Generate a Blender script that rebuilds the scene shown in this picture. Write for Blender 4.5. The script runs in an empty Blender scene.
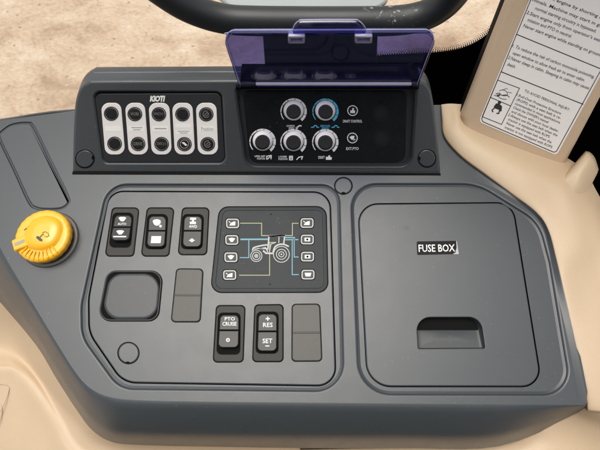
import bpy, bmesh, math, random
from mathutils import Vector
from mathutils.geometry import delaunay_2d_cdt
random.seed(7)
R = math.radians
scene = bpy.context.scene
COL = scene.collection

# ------------------------------------------------------------------ camera
PITCH, F, DIST = R(72), 450.0, 0.45
d = Vector((0, math.cos(PITCH), -math.sin(PITCH)))
rt = Vector((1, 0, 0))
up = Vector((0, math.sin(PITCH), math.cos(PITCH)))
CAM = -DIST * d
cd = bpy.data.cameras.new('camera')
cam = bpy.data.objects.new('camera', cd)
COL.objects.link(cam)
cam.location = CAM
cam.rotation_euler = (R(90) - PITCH, 0, 0)
cd.sensor_width = 36
cd.lens = 27
cd.clip_start = 0.01
cd.clip_end = 500
cd.dof.use_dof = True; cd.dof.focus_distance = .45; cd.dof.aperture_fstop = 15
scene.camera = cam


class Plane:
    """a flat working surface: origin O, axes U, V, normal N; heights h are measured along N"""
    def __init__(s, O, U, V):
        s.O, s.U, s.V = Vector(O), Vector(U).normalized(), Vector(V)
        s.V = (s.V - s.U * s.V.dot(s.U)).normalized()
        s.N = s.U.cross(s.V)

    def uv(s, px, py, h=0.0):
        v = d + rt * ((px - 300) / F) + up * ((225 - py) / F)
        o = s.O + s.N * h
        p = CAM + v * ((o - CAM).dot(s.N) / v.dot(s.N)) - s.O
        return (p.dot(s.U), p.dot(s.V))

    def w(s, uv, h=0.0):
        return s.O + s.U * uv[0] + s.V * uv[1] + s.N * h

    def at(s, px, py, h=0.0):
        return s.w(s.uv(px, py, h), h)

    def loop(s, pts, h=0.0):
        return [s.uv(x, y, h) for x, y in pts]


def lerp2(a, b, t):
    return (a[0] + (b[0] - a[0]) * t, a[1] + (b[1] - a[1]) * t)


def deck_at(px, py, z=0.0):
    return DECK.at(px, py, z)


DECK = Plane((0, 0, 0), (1, 0, 0), (0, 1, 0))
T = R(48)
HY = DECK.at(300, 173.5).y
FACE = Plane((0, HY, 0), (1, 0, 0), (0, math.cos(T), math.sin(T)))


# ------------------------------------------------------------------ 2D helpers (pixel or plane units)
def area(l):
    return 0.5 * sum(l[i][0] * l[(i + 1) % len(l)][1] - l[(i + 1) % len(l)][0] * l[i][1] for i in range(len(l)))


def ccw(l):
    return l if area(l) > 0 else l[::-1]


def rpoly(pts, r, n=6):
    """polygon with rounded corners; r one radius or one per corner"""
    out, m = [], len(pts)
    rs = r if isinstance(r, (list, tuple)) else [r] * m
    for i in range(m):
        a, b, c = Vector(pts[i - 1]), Vector(pts[i]), Vector(pts[(i + 1) % m])
        e1, e2 = (a - b), (c - b)
        rr = rs[i]
        if rr <= 0:
            out.append(tuple(b)); continue
        ang = e1.angle(e2)
        t = min(rr / math.tan(ang / 2), e1.length * .49, e2.length * .49)
        rr = t * math.tan(ang / 2)
        p1, p2 = b + e1.normalized() * t, b + e2.normalized() * t
        cen = b + (e1.normalized() + e2.normalized()).normalized() * (rr / math.sin(ang / 2))
        a1 = math.atan2(p1.y - cen.y, p1.x - cen.x); a2 = math.atan2(p2.y - cen.y, p2.x - cen.x)
        da = (a2 - a1 + math.pi) % (2 * math.pi) - math.pi
        for k in range(n + 1):
            q = a1 + da * k / n
            out.append((cen.x + rr * math.cos(q), cen.y + rr * math.sin(q)))
    return out


def cr(pts, n=6, closed=True):
    """Catmull-Rom through points of any dimension"""
    out, m = [], len(pts)
    for i in range(m if closed else m - 1):
        g = (lambda k: pts[k % m]) if closed else (lambda k: pts[max(0, min(m - 1, k))])
        p0, p1, p2, p3 = g(i - 1), g(i), g(i + 1), g(i + 2)
        for k in range(n):
            t = k / n
            out.append(tuple(.5 * ((2 * b) + (-a + c) * t + (2 * a - 5 * b + 4 * c - e) * t * t + (-a + 3 * b - 3 * c + e) * t ** 3)
                             for a, b, c, e in zip(p0, p1, p2, p3)))
    if not closed:
        out.append(tuple(pts[-1]))
    return out


def circ(cx, cy, rx, ry=None, n=40, a0=0, a1=360):
    ry = rx if ry is None else ry
    full = abs(a1 - a0) >= 360
    return [(cx + rx * math.cos(R(a0 + (a1 - a0) * k / (n if full else n - 1))), cy + ry * math.sin(R(a0 + (a1 - a0) * k / (n if full else n - 1)))) for k in range(n)]


def offset(l, o):
    """move every point of a ccw loop inward by o"""
    n, out = len(l), []
    for i in range(n):
        a, b, c = Vector(l[i - 1]), Vector(l[i]), Vector(l[(i + 1) % n])
        e1, e2 = (b - a), (c - b)
        if e1.length < 1e-9: e1 = e2
        if e2.length < 1e-9: e2 = e1
        n1 = Vector((-e1.y, e1.x)).normalized(); n2 = Vector((-e2.y, e2.x)).normalized()
        m = n1 + n2
        m = n1 if m.length < 1e-6 else m.normalized()
        k = 1 / max(.5, m.dot(n1))
        out.append((b.x + m.x * o * k, b.y + m.y * o * k))
    return out


# ------------------------------------------------------------------ mesh builder
class MB:
    def __init__(s):
        s.v, s.f, s.mi, s.sm, s.mats = [], [], [], [], []

    def m(s, mat):
        if mat not in s.mats: s.mats.append(mat)
        return s.mats.index(mat)

    def add(s, vs, fs, mat, smooth=False):
        b, k = len(s.v), s.m(mat)
        s.v += [Vector(x) for x in vs]
        for f in fs:
            s.f.append([b + i for i in f]); s.mi.append(k); s.sm.append(smooth)
        return b

    def grid(s, rows, mat, closed=False, smooth=True, flip=False):
        n = len(rows[0]); vs = [p for r in rows for p in r]; fs = []
        for j in range(len(rows) - 1):
            for i in range(n if closed else n - 1):
                q = [j * n + i, j * n + (i + 1) % n, (j + 1) * n + (i + 1) % n, (j + 1) * n + i]
                fs.append(q[::-1] if flip else q)
        return s.add(vs, fs, mat, smooth)

    def solid(s, P, loop, prof, mat, cap=True, capmat=None, hf=None, base=0.0, bottom=False):
        """loop (u,v) ccw on P; prof [(inward offset, height)] from the bottom outside to the top inside"""
        loop = ccw(loop)
        rows = []
        for o, h in prof:
            l = offset(loop, o) if abs(o) > 1e-9 else loop
            rows.append([P.w(q, base + h + (hf(q) if hf else 0)) for q in l])
        b = s.grid(rows, mat, closed=True)
        n = len(loop); k = b + (len(prof) - 1) * n
        if cap:
            s.f.append([k + i for i in range(n)]); s.mi.append(s.m(capmat or mat)); s.sm.append(False)
        if bottom:
            s.f.append([b + i for i in range(n)][::-1]); s.mi.append(s.m(mat)); s.sm.append(False)
        return s

    def sheet(s, P, outer, holes, h, mat):
        """flat sheet with holes"""
        pts, edges = [], []
        for l in [outer] + holes:
            b = len(pts); n = len(l)
            pts += [Vector(q) for q in l]
            edges += [(b + i, b + (i + 1) % n) for i in range(n)]
        vs, _, fs, *_r = delaunay_2d_cdt(pts, edges, [], 0, 1e-7)
        def inside(p, l):
            c, n = False, len(l)
            for i in range(n):
                (x0, y0), (x1, y1) = l[i], l[(i + 1) % n]
                if (y0 > p[1]) != (y1 > p[1]) and p[0] < (x1 - x0) * (p[1] - y0) / (y1 - y0) + x0: c = not c
            return c
        ff = []
        for f in fs:
            f = list(f)
            cen = sum((vs[i] for i in f), Vector((0, 0))) / len(f)
            if not inside(cen, outer) or any(inside(cen, l) for l in holes): continue
            if area([vs[i] for i in f]) < 0: f = f[::-1]
            ff.append(f)
        s.add([P.w(q, h) for q in vs], ff, mat)
        return s

    def lip(s, P, hole, prof, mat):
        """wall round a hole: prof [(offset into the hole, height)] from the top downwards"""
        loop = ccw(hole)
        rows = [[P.w(q, h) for q in offset(loop, o)] for o, h in prof]
        s.grid(rows, mat, closed=True)
        return s

    def stroke(s, P, pts, wpx, h, mat, closed=False):
        """flat printed line, traced in pixels"""
        pts = [Vector(p) for p in pts]; n = len(pts); L, Rr = [], []
        for i in range(n):
            a = pts[i - 1] if (i or closed) else pts[i]; c = pts[(i + 1) % n] if (i < n - 1 or closed) else pts[i]
            b = pts[i]
            e1 = (b - a).normalized() if (b - a).length else (c - b).normalized()
            e2 = (c - b).normalized() if (c - b).length else e1
            n1, n2 = Vector((-e1.y, e1.x)), Vector((-e2.y, e2.x))
            m = (n1 + n2).normalized() if (n1 + n2).length > 1e-6 else n1
            k = wpx / 2 / max(.4, m.dot(n1))
            L.append(P.at(*(b + m * k), h)); Rr.append(P.at(*(b - m * k), h))
        s.grid([L, Rr], mat, closed=closed, smooth=False)
        return s

    def fill(s, P, pts, h, mat):
        l = ccw(P.loop(pts, h))
        s.add([P.w(q, h) for q in l], [list(range(len(l)))], mat)
        return s

    def ring(s, P, c, r0, r1, h, mat, a0=0, a1=360, n=40, ky=1.0):
        full = abs(a1 - a0) >= 360
        A = [P.at(x, y, h) for x, y in circ(c[0], c[1], r0, r0 * ky, n, a0, a1)]
        B = [P.at(x, y, h) for x, y in circ(c[0], c[1], r1, r1 * ky, n, a0, a1)]
        s.grid([A, B], mat, closed=full, smooth=False)
        return s

    def text(s, P, txt, quad, h, mat, bold=0.0, space=1.0, fit=True):
        """printed writing stretched over the pixel quad TL, TR, BR, BL"""
        cu = bpy.data.curves.new('writing', 'FONT')
        cu.body = txt; cu.size = 1; cu.resolution_u = 2; cu.offset = bold; cu.space_character = space
        ob = bpy.data.objects.new('writing', cu); COL.objects.link(ob)
        bpy.context.view_layer.update()
        dg = bpy.context.evaluated_depsgraph_get()
        me = bpy.data.meshes.new_from_object(ob.evaluated_get(dg))
        xs = [v.co.x for v in me.vertices]; ys = [v.co.y for v in me.vertices]
        if xs:
            x0, x1, y0, y1 = min(xs), max(xs), min(ys), max(ys)
            if not fit: y0, y1 = -.2, .73
            a, b, c, e = [Vector(q) for q in quad]
            vs = []
            for v in me.vertices:
                t = (v.co.x - x0) / max(x1 - x0, 1e-6); k = (v.co.y - y0) / max(y1 - y0, 1e-6)
                q = (e.lerp(c, t)).lerp(a.lerp(b, t), k)
                vs.append(P.at(q.x, q.y, h))
            fs = []
            for p in me.polygons:
                f = list(p.vertices)
                nn = (vs[f[1]] - vs[f[0]]).cross(vs[f[2]] - vs[f[0]])
                fs.append(f if nn.dot(P.N) >= 0 else f[::-1])
            s.add(vs, fs, mat)
        bpy.data.objects.remove(ob); bpy.data.curves.remove(cu); bpy.data.meshes.remove(me)
        return s

    def tube(s, pts, r, mat, n=14, caps=True):
        pts = [Vector(p) for p in pts]; rows = []
        prev = None
        for i, p in enumerate(pts):
            t = (pts[min(i + 1, len(pts) - 1)] - pts[max(i - 1, 0)]).normalized()
            a = (Vector((0, 0, 1)) if prev is None else prev)
            if abs(a.dot(t)) > .95 and prev is None: a = Vector((0, 1, 0))
            x = (a - t * a.dot(t)).normalized(); prev = x; y = t.cross(x)
            rr = r[i] if isinstance(r, (list, tuple)) else r
            rows.append([p + (x * math.cos(2 * math.pi * k / n) + y * math.sin(2 * math.pi * k / n)) * rr for k in range(n)])
        b = s.grid(rows, mat, closed=True)
        if caps:
            k = s.m(mat)
            s.f.append([b + i for i in range(n)][::-1]); s.mi.append(k); s.sm.append(False)
            e = b + (len(rows) - 1) * n
            s.f.append([e + i for i in range(n)]); s.mi.append(k); s.sm.append(False)
        return s

    def patch(s, rows, mat, nu=6, nv=6, flip=False):
        """smooth surface through rows of world points"""
        rr = [cr([tuple(p) for p in row], nu, False) for row in rows]
        cols = [cr([r[i] for r in rr], nv, False) for i in range(len(rr[0]))]
        s.grid([[Vector(c) for c in col] for col in cols], mat, flip=flip)
        return s

    def build(s, name, parent=None, label=None, sharp=38, recalc=False):
        me = bpy.data.meshes.new(name)
        off = Vector((0, 0, 0))
        p = parent
        while p is not None:
            off += p.location; p = p.parent
        me.from_pydata([v - off for v in s.v], [], s.f)
        for m in s.mats: me.materials.append(m)
        me.polygons.foreach_set('material_index', s.mi)
        me.polygons.foreach_set('use_smooth', s.sm)
        me.update()
        me.validate()
        if sharp:
            bm = bmesh.new(); bm.from_mesh(me)
            for e in bm.edges:
                if len(e.link_faces) == 2:
                    a, b = e.link_faces
                    e.smooth = a.smooth and b.smooth and a.normal.angle(b.normal, 0) < R(sharp)
            bm.to_mesh(me); bm.free()
        o = bpy.data.objects.new(name, me); COL.objects.link(o)
        if parent: o.parent = parent
        if label: o['label'] = label
        return o


def thing(name, label, cat, loc, group=None):
    o = bpy.data.objects.new(name, None); COL.objects.link(o)
    o.location = loc; o.empty_display_size = .02
    o['label'] = label; o['category'] = cat
    if group: o['group'] = group
    bpy.context.view_layer.update()
    return o


def rnd(h, r, n=5, d0=0.0):
    """profile of a wall of height h ending in a rounded top edge at height 0"""
    out = [(d0, -h), (d0, -r)]
    for k in range(1, n + 1):
        a = math.pi / 2 * k / n
        out.append((d0 + r - r * math.cos(a), -r + r * math.sin(a)))
    return out


def hollow(r, depth, n=5, slope=0.0):
    """profile of a rounded lip going down into a hole (hole loop at the lip's outer edge)"""
    out = []
    for k in range(n + 1):
        a = math.pi / 2 * k / n
        out.append((r * math.sin(a), -r + r * math.cos(a)))
    out.append((r + slope, -depth))
    return out


# ------------------------------------------------------------------ materials
def mat(name, col, rough=.5, grain=0.0, gscale=1500, vary=0.0, vscale=25, spec=.5, metal=0.0, dust=0.0, coat=0.0, rvary=.0):
    m = bpy.data.materials.new(name); m.use_nodes = True
    nt = m.node_tree; b = nt.nodes['Principled BSDF']
    b.inputs['Base Color'].default_value = (*col, 1)
    b.inputs['Roughness'].default_value = rough
    b.inputs['Specular IOR Level'].default_value = spec
    b.inputs['Metallic'].default_value = metal
    b.inputs['Coat Weight'].default_value = coat
    b.inputs['Coat Roughness'].default_value = .11
    geo = nt.nodes.new('ShaderNodeNewGeometry')
    def noise(scale, detail=3, rgh=.5):
        n = nt.nodes.new('ShaderNodeTexNoise'); n.inputs['Scale'].default_value = scale
        n.inputs['Detail'].default_value = detail; n.inputs['Roughness'].default_value = rgh
        nt.links.new(geo.outputs['Position'], n.inputs['Vector']); return n
    colsock = None
    if vary:
        n = noise(vscale, 5, .6)
        mx = nt.nodes.new('ShaderNodeMix'); mx.data_type = 'RGBA'
        mx.inputs['A'].default_value = (*[c * (1 - vary) for c in col], 1)
        mx.inputs['B'].default_value = (*[min(1, c * (1 + vary)) for c in col], 1)
        nt.links.new(n.outputs['Fac'], mx.inputs['Factor']); colsock = mx.outputs['Result']
    if dust:
        n = noise(420, 2, .5); n2 = noise(30, 2)
        r1 = nt.nodes.new('ShaderNodeMapRange'); r1.inputs['From Min'].default_value = .70; r1.inputs['From Max'].default_value = .78
        nt.links.new(n.outputs['Fac'], r1.inputs['Value'])
        r2 = nt.nodes.new('ShaderNodeMapRange'); r2.inputs['From Min'].default_value = .4; r2.inputs['From Max'].default_value = .7
        nt.links.new(n2.outputs['Fac'], r2.inputs['Value'])
        mu = nt.nodes.new('ShaderNodeMath'); mu.operation = 'MULTIPLY'
        nt.links.new(r1.outputs[0], mu.inputs[0]); nt.links.new(r2.outputs[0], mu.inputs[1])
        mu2 = nt.nodes.new('ShaderNodeMath'); mu2.operation = 'MULTIPLY'; mu2.inputs[1].default_value = dust
        nt.links.new(mu.outputs[0], mu2.inputs[0])
        mx = nt.nodes.new('ShaderNodeMix'); mx.data_type = 'RGBA'
        mx.inputs['A'].default_value = (*col, 1); mx.inputs['B'].default_value = (.42, .38, .32, 1)
        if colsock: nt.links.new(colsock, mx.inputs['A'])
        nt.links.new(mu2.outputs[0], mx.inputs['Factor']); colsock = mx.outputs['Result']
    if colsock: nt.links.new(colsock, b.inputs['Base Color'])
    if rvary:
        n = noise(55, 4, .65)
        r = nt.nodes.new('ShaderNodeMapRange'); r.inputs['From Min'].default_value = .3; r.inputs['From Max'].default_value = .7
        r.inputs['To Min'].default_value = rough - rvary; r.inputs['To Max'].default_value = rough + rvary
        nt.links.new(n.outputs['Fac'], r.inputs['Value']); nt.links.new(r.outputs[0], b.inputs['Roughness'])
    if grain:
        n = noise(gscale, 2, .6)
        bp = nt.nodes.new('ShaderNodeBump'); bp.inputs['Strength'].default_value = grain; bp.inputs['Distance'].default_value = .0004
        nt.links.new(n.outputs['Fac'], bp.inputs['Height']); nt.links.new(bp.outputs['Normal'], b.inputs['Normal'])
    return m


GREY = mat('grey_console_plastic', (.042, .049, .054), .33, .20, 2300, .05, 18, dust=.45, rvary=.025, spec=.54)
GREY2 = mat('grey_panel_plastic', (.043, .050, .055), .31, .18, 2300, .05, 22, dust=.45, rvary=.025, spec=.54)
POD = mat('grey_pod_plastic', (.044, .049, .053), .36, .2, 2300, .06, 18, dust=.25, rvary=.04, spec=.6)
DARK = mat('charcoal_plastic', (.022, .023, .025), .42, .12, 1800, .06, 30, dust=.2, spec=.35)
BEZEL = mat('switch_frame_plastic', (.026, .025, .022), .42, .12, 1800, .08, 60, dust=.3, spec=.2)
ROCK = mat('rocker_plastic', (.014, .0145, .0145), .30, .05, 1800, .08, 80, spec=.3)
TAUPE = mat('taupe_blank_plastic', (.052, .050, .044), .42, .15, 1700, .05, 40, dust=.3, spec=.4)
BLACK = mat('black_gap', (.004, .004, .004), .7, spec=.08)
GLOSSB = mat('black_dial_panel', (.009, .010, .011), .30, .05, 1500, .1, 40, dust=.25, rvary=.07, spec=.35)
RUBBER = mat('black_rubber_button', (.010, .010, .010), .55, .1, 1500, dust=.1, spec=.3)
STRIP = mat('pale_button_strip', (.72, .69, .66), .45, .03, 1500, .03, 60)
WHITE = mat('white_print', (.72, .72, .70), .5)
PAPER = mat('white_sticker_paper', (.78, .77, .74), .5)
PRINTG = mat('grey_print', (.30, .30, .30), .5)
PRINTD = mat('faint_button_print', (.16, .16, .15), .5)
CYAN = mat('cyan_print', (.08, .42, .62), .5)
BLUEL = mat('blue_diagram_line', (.11, .30, .38), .5)
YELL = mat('olive_diagram_line', (.30, .31, .17), .5)
DIAG = mat('white_diagram_line', (.40, .41, .40), .5)
KEYP = mat('keypad_foil', (.026, .031, .033), .40, .1, 1600, .18, 50, dust=.35, spec=.14)
KEY = mat('key_dark', (.016, .017, .017), .4, spec=.3)
KNOB = mat('dark_knob_cap', (.026, .027, .028), .5, .1, 1600, spec=.35)
KRING = mat('pale_knob_collar', (.78, .76, .73), .38)
ORANGE = mat('yellow_knob_plastic', (.80, .40, .008), .32, .12, 1100, .16, 90, coat=.3)
COLLAR = mat('brown_grey_collar', (.085, .075, .066), .4, .1, 1500)
BEIGE = mat('beige_trim_plastic', (.49, .37, .245), .44, .42, 1500, .06, 14, dust=.1, rvary=.05)
BEIGE2 = mat('tan_pillar_plastic', (.53, .40, .275), .44, .42, 1500, .06, 14)
DECAL = mat('decal_paper', (.80, .77, .74), .42, .0, 1500, .02, 40)
INK = mat('decal_ink', (.03, .03, .03), .5)
STEEL = mat('hinge_steel', (.60, .55, .50), .3)
FRAME = mat('black_window_rubber', (.002, .002, .002), .8, spec=0)
FRIT = mat('black_glass_dots', (.01, .01, .01), .5)
SMUDGE = mat('dark_smudge', (.075, .08, .083), .5)
SILVER = mat('worn_sticker', (.36, .36, .36), .35, vary=.9, vscale=1400)
PADM = mat('dark_grey_pad', (.036, .041, .044), .36, .18, 2300, .05, 22, dust=.3, spec=.42)
PALE = mat('pale_grey_paint', (.58, .63, .63), .35, .05, 300, .08, 10)
BLOCKERM = mat('dark_blocker', (.03, .03, .03), .8)


def facing_fresnel(nt):
    lw = nt.nodes.new('ShaderNodeLayerWeight'); lw.inputs['Blend'].default_value = .5
    p = nt.nodes.new('ShaderNodeMath'); p.operation = 'POWER'; p.inputs[1].default_value = 5
    q = nt.nodes.new('ShaderNodeMath'); q.operation = 'MULTIPLY_ADD'; q.inputs[1].default_value = .96; q.inputs[2].default_value = .08
    nt.links.new(lw.outputs['Facing'], p.inputs[0]); nt.links.new(p.outputs[0], q.inputs[0])
    return q


def cover_material():
    m = bpy.data.materials.new('tinted_clear_plastic'); m.use_nodes = True
    nt = m.node_tree; nt.nodes.clear()
    o = nt.nodes.new('ShaderNodeOutputMaterial'); t = nt.nodes.new('ShaderNodeBsdfTransparent'); g = nt.nodes.new('ShaderNodeBsdfGlossy')
    t.inputs['Color'].default_value = (.41, .41, .72, 1); g.inputs['Roughness'].default_value = .06
    df = nt.nodes.new('ShaderNodeBsdfDiffuse'); df.inputs['Color'].default_value = (.008, .022, .26, 1)
    m0 = nt.nodes.new('ShaderNodeMixShader'); m0.inputs[0].default_value = .05
    nt.links.new(t.outputs[0], m0.inputs[1]); nt.links.new(df.outputs[0], m0.inputs[2])
    fr = facing_fresnel(nt)
    mx = nt.nodes.new('ShaderNodeMixShader')
    nt.links.new(fr.outputs[0], mx.inputs[0]); nt.links.new(m0.outputs[0], mx.inputs[1]); nt.links.new(g.outputs[0], mx.inputs[2])
    nt.links.new(mx.outputs[0], o.inputs['Surface'])
    return m


def glass_material():
    m = bpy.data.materials.new('window_glass'); m.use_nodes = True
    nt = m.node_tree; nt.nodes.clear()
    o = nt.nodes.new('ShaderNodeOutputMaterial'); t = nt.nodes.new('ShaderNodeBsdfTransparent'); g = nt.nodes.new('ShaderNodeBsdfGlossy')
    t.inputs['Color'].default_value = (.96, .97, .96, 1); g.inputs['Roughness'].default_value = .02
    fr = facing_fresnel(nt)
    mx = nt.nodes.new('ShaderNodeMixShader')
    nt.links.new(fr.outputs[0], mx.inputs[0]); nt.links.new(t.outputs[0], mx.inputs[1]); nt.links.new(g.outputs[0], mx.inputs[2])
    nt.links.new(mx.outputs[0], o.inputs['Surface'])
    return m


COVER = cover_material()
GLASS = glass_material()


def bar_material():
    m = mat('glossy_black_rubber', (.018, .02, .02), .28, .1, 400)
    nt = m.node_tree; b = nt.nodes['Principled BSDF']
    geo = nt.nodes.new('ShaderNodeNewGeometry')
    n = nt.nodes.new('ShaderNodeTexNoise'); n.inputs['Scale'].default_value = 260; n.inputs['Detail'].default_value = 3
    n2 = nt.nodes.new('ShaderNodeTexNoise'); n2.inputs['Scale'].default_value = 18; n2.inputs['Detail'].default_value = 2
    for q in (n, n2): nt.links.new(geo.outputs['Position'], q.inputs['Vector'])
    a = nt.nodes.new('ShaderNodeMapRange'); a.inputs['From Min'].default_value = .60; a.inputs['From Max'].default_value = .68
    c = nt.nodes.new('ShaderNodeMapRange'); c.inputs['From Min'].default_value = .46; c.inputs['From Max'].default_value = .60
    nt.links.new(n.outputs['Fac'], a.inputs['Value']); nt.links.new(n2.outputs['Fac'], c.inputs['Value'])
    mu = nt.nodes.new('ShaderNodeMath'); mu.operation = 'MULTIPLY'
    sx = nt.nodes.new('ShaderNodeSeparateXYZ'); nt.links.new(geo.outputs['Position'], sx.inputs[0])
    fx = nt.nodes.new('ShaderNodeMapRange'); fx.inputs['From Min'].default_value = .0; fx.inputs['From Max'].default_value = .03
    nt.links.new(sx.outputs['X'], fx.inputs['Value'])
    m3 = nt.nodes.new('ShaderNodeMath'); m3.operation = 'MULTIPLY'
    nt.links.new(c.outputs[0], m3.inputs[0]); nt.links.new(fx.outputs[0], m3.inputs[1])
    nt.links.new(a.outputs[0], mu.inputs[0]); nt.links.new(m3.outputs[0], mu.inputs[1])
    mx = nt.nodes.new('ShaderNodeMix'); mx.data_type = 'RGBA'
    mx.inputs['A'].default_value = (.018, .02, .02, 1); mx.inputs['B'].default_value = (.30, .30, .28, 1)
    nt.links.new(mu.outputs[0], mx.inputs['Factor']); nt.links.new(mx.outputs['Result'], b.inputs['Base Color'])
    r = nt.nodes.new('ShaderNodeMapRange'); r.inputs['To Min'].default_value = .25; r.inputs['To Max'].default_value = .6
    nt.links.new(n2.outputs['Fac'], r.inputs['Value']); nt.links.new(r.outputs[0], b.inputs['Roughness'])
    return m


def ground_material():
    m = bpy.data.materials.new('sandy_ground'); m.use_nodes = True
    nt = m.node_tree; b = nt.nodes['Principled BSDF']; b.inputs['Roughness'].default_value = .9
    geo = nt.nodes.new('ShaderNodeNewGeometry')
    mp = nt.nodes.new('ShaderNodeMapping'); mp.inputs['Scale'].default_value = (1, 1.7, 1); mp.inputs['Rotation'].default_value = (0, 0, R(-24))
    nt.links.new(geo.outputs['Position'], mp.inputs['Vector'])
    def noise(s, dd, rg=.6, dist=0):
        n = nt.nodes.new('ShaderNodeTexNoise'); n.inputs['Scale'].default_value = s; n.inputs['Detail'].default_value = dd
        n.inputs['Roughness'].default_value = rg; n.inputs['Distortion'].default_value = dist
        nt.links.new(mp.outputs[0], n.inputs['Vector']); return n
    n1 = noise(2.6, 9, .66, .6)
    ra = nt.nodes.new('ShaderNodeValToRGB')
    ra.color_ramp.elements[0].position = .30; ra.color_ramp.elements[0].color = (.34, .23, .15, 1)
    ra.color_ramp.elements[1].position = .66; ra.color_ramp.elements[1].color = (.68, .56, .43, 1)
    e = ra.color_ramp.elements.new(.47); e.color = (.54, .40, .28, 1)
    nt.links.new(n1.outputs['Fac'], ra.inputs[0])
    n2 = noise(40, 12, .78)
    mx = nt.nodes.new('ShaderNodeMix'); mx.data_type = 'RGBA'; mx.blend_type = 'OVERLAY'; mx.inputs['Factor'].default_value = .75
    nt.links.new(ra.outputs[0], mx.inputs['A']); nt.links.new(n2.outputs['Fac'], mx.inputs['B'])
    nt.links.new(mx.outputs['Result'], b.inputs['Base Color'])
    bp = nt.nodes.new('ShaderNodeBump'); bp.inputs['Strength'].default_value = .5; bp.inputs['Distance'].default_value = .02
    nt.links.new(n2.outputs['Fac'], bp.inputs['Height']); nt.links.new(bp.outputs['Normal'], b.inputs['Normal'])
    return m


# ================================================================== SIDE CONSOLE
console = thing('side_console', 'moulded grey plastic side console with rounded sloping front edge and fuse box lid', 'console', (0, -.05, -.05))

# --- traced loops (pixels)
RIM1 = rpoly([(106, 182.5), (341, 183.0), (346, 393.5), (118, 391), (79.5, 338), (79, 305)], [26, 20, 30, 30, 40, 60], 10)
GAP1 = rpoly([(109.5, 191.2), (330, 192), (336, 386), (123, 382.6), (89, 333), (88.6, 298)], [17, 17, 18, 26, 34, 60], 10)
RIM2 = rpoly([(349, 182), (478, 182), (541, 221), (552, 262), (575, 397), (357.5, 396.5)], [26, 60, 44, 60, 26, 36], 10)
GAP2 = rpoly([(357.8, 204), (512.5, 202.6), (542, 386.5), (367.5, 386.5)], [19, 19, 17, 25], 10)
TRAY = cr([(-3, 135), (3, 128), (12, 123), (27, 121.3), (35, 126), (52, 160), (69, 195), (69.5, 204), (61, 210.2), (46, 211.2), (35, 209.5), (27, 202.5), (12, 170), (0, 145)], 6)
DEPTH = .0032
BEIGE_IN = [(441, 106), (441.8, 130), (452, 149), (480, 171), (510, 193), (535, 212.5), (547.5, 232), (554.5, 258), (561.5, 288), (573, 340), (586, 405)]
FOLD = [(586, 405), (500, 404.5), (400, 403.5), (300, 402.5), (200, 401.5), (135, 400), (108, 396.5), (90, 388), (76, 373), (58, 345), (38, 312), (8, 262), (-20, 215), (-90, 150)]
foldc = cr(FOLD, 5, False)
bi = cr(BEIGE_IN, 4, False)
REAR = [(-90, 133), (0, 120.5), (75, 110.5), (250, 104), (432, 112)]
outer = REAR[:-1] + [(x + 4, y - 1) for x, y in bi[:-1]] + foldc[:-1]
OUT = DECK.loop(outer)
mb = MB()
rim1, rim2, tray = DECK.loop(RIM1), DECK.loop(RIM2), DECK.loop(TRAY)
mb.sheet(DECK, OUT, [rim1, rim2, tray], 0, GREY)
for rim, gapx in ((rim1, GAP1), (rim2, GAP2)):
    mb.lip(DECK, rim, hollow(.0022, DEPTH, 6, .0022), GREY)
    gap = ccw(DECK.loop(gapx, -DEPTH))
    mb.sheet(DECK, offset(ccw(rim), .0044), [offset(gap, -.0007)], -DEPTH, GREY)
    mb.lip(DECK, offset(gap, -.0007), [(0, -DEPTH), (.0002, -DEPTH - .0002), (.0002, -.010)], BLACK)
    mb.sheet(DECK, offset(gap, -.004), [], -.0095, BLACK)
mb.lip(DECK, tray, hollow(.0008, .0016, 4, .0006), GREY)
mb.sheet(DECK, offset(ccw(tray), .0013), [], -.00155, GREY)
mb.solid(DECK, offset(ccw(tray), .0032), [(-.0012, -.0016), (-.0006, -.0012)] + rnd(.0008, .0007, 4), GREY)
# rear edge
q = cr(REAR, 4, False)
mb.grid([[DECK.at(x, y, 0) for x, y in q], [DECK.at(x, y - 1.2, -.0006) for x, y in q], [DECK.at(x, y - 1.6, -.003) for x, y in q], [DECK.at(x, y + 3, -.03) for x, y in q]], GREY)
# sloping front skirt
def fold_off(k):
    out = []
    for i, (x, y) in enumerate(foldc):
        a = Vector(foldc[max(i - 1, 0)]); b = Vector(foldc[min(i + 1, len(foldc) - 1)])
        t = (b - a).normalized()
        nrm = Vector((t.y, -t.x))
        if nrm.y < 0 and x > 100: nrm = -nrm
        out.append((Vector((x, y)), nrm))
    return out
fo = fold_off(0)
LOW = cr([(584, 411), (500, 446), (400, 448), (300, 448), (200, 446.5), (140, 445), (112, 442), (92, 430), (76, 409), (56, 378), (36, 345), (0, 302), (-30, 268), (-110, 190)], 5, False)
def mixrow(t, z, push=0):
    return [DECK.at(f[0] + (l[0] - f[0]) * t, f[1] + (l[1] - f[1]) * t, z) for f, l in zip(foldc, LOW)]
prof = [(0, 0), (.05, -.0002), (.12, -.0010), (.20, -.0028), (.45, -.0125), (.64, -.0205), (.72, -.025), (.80, -.032), (1.0, -.055), (.98, -.09)]
mb.grid([mixrow(t, z) for t, z in prof], GREY)
LA = cr([(474, 181), (498, 190), (522, 205), (538, 219), (545.5, 234), (550, 256), (557, 292), (569, 346), (578, 400)], 5, False)
LB = cr([(476, 168), (501, 185), (526, 203.5), (541, 217), (549.5, 233), (556, 258), (563, 288), (575, 340), (588, 404)], 5, False)
tp = lambda i: (lambda t: t * t * (3 - 2 * t))(max(0, min(1, i / 18, (len(LA) - 1 - i) / 16)))
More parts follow.
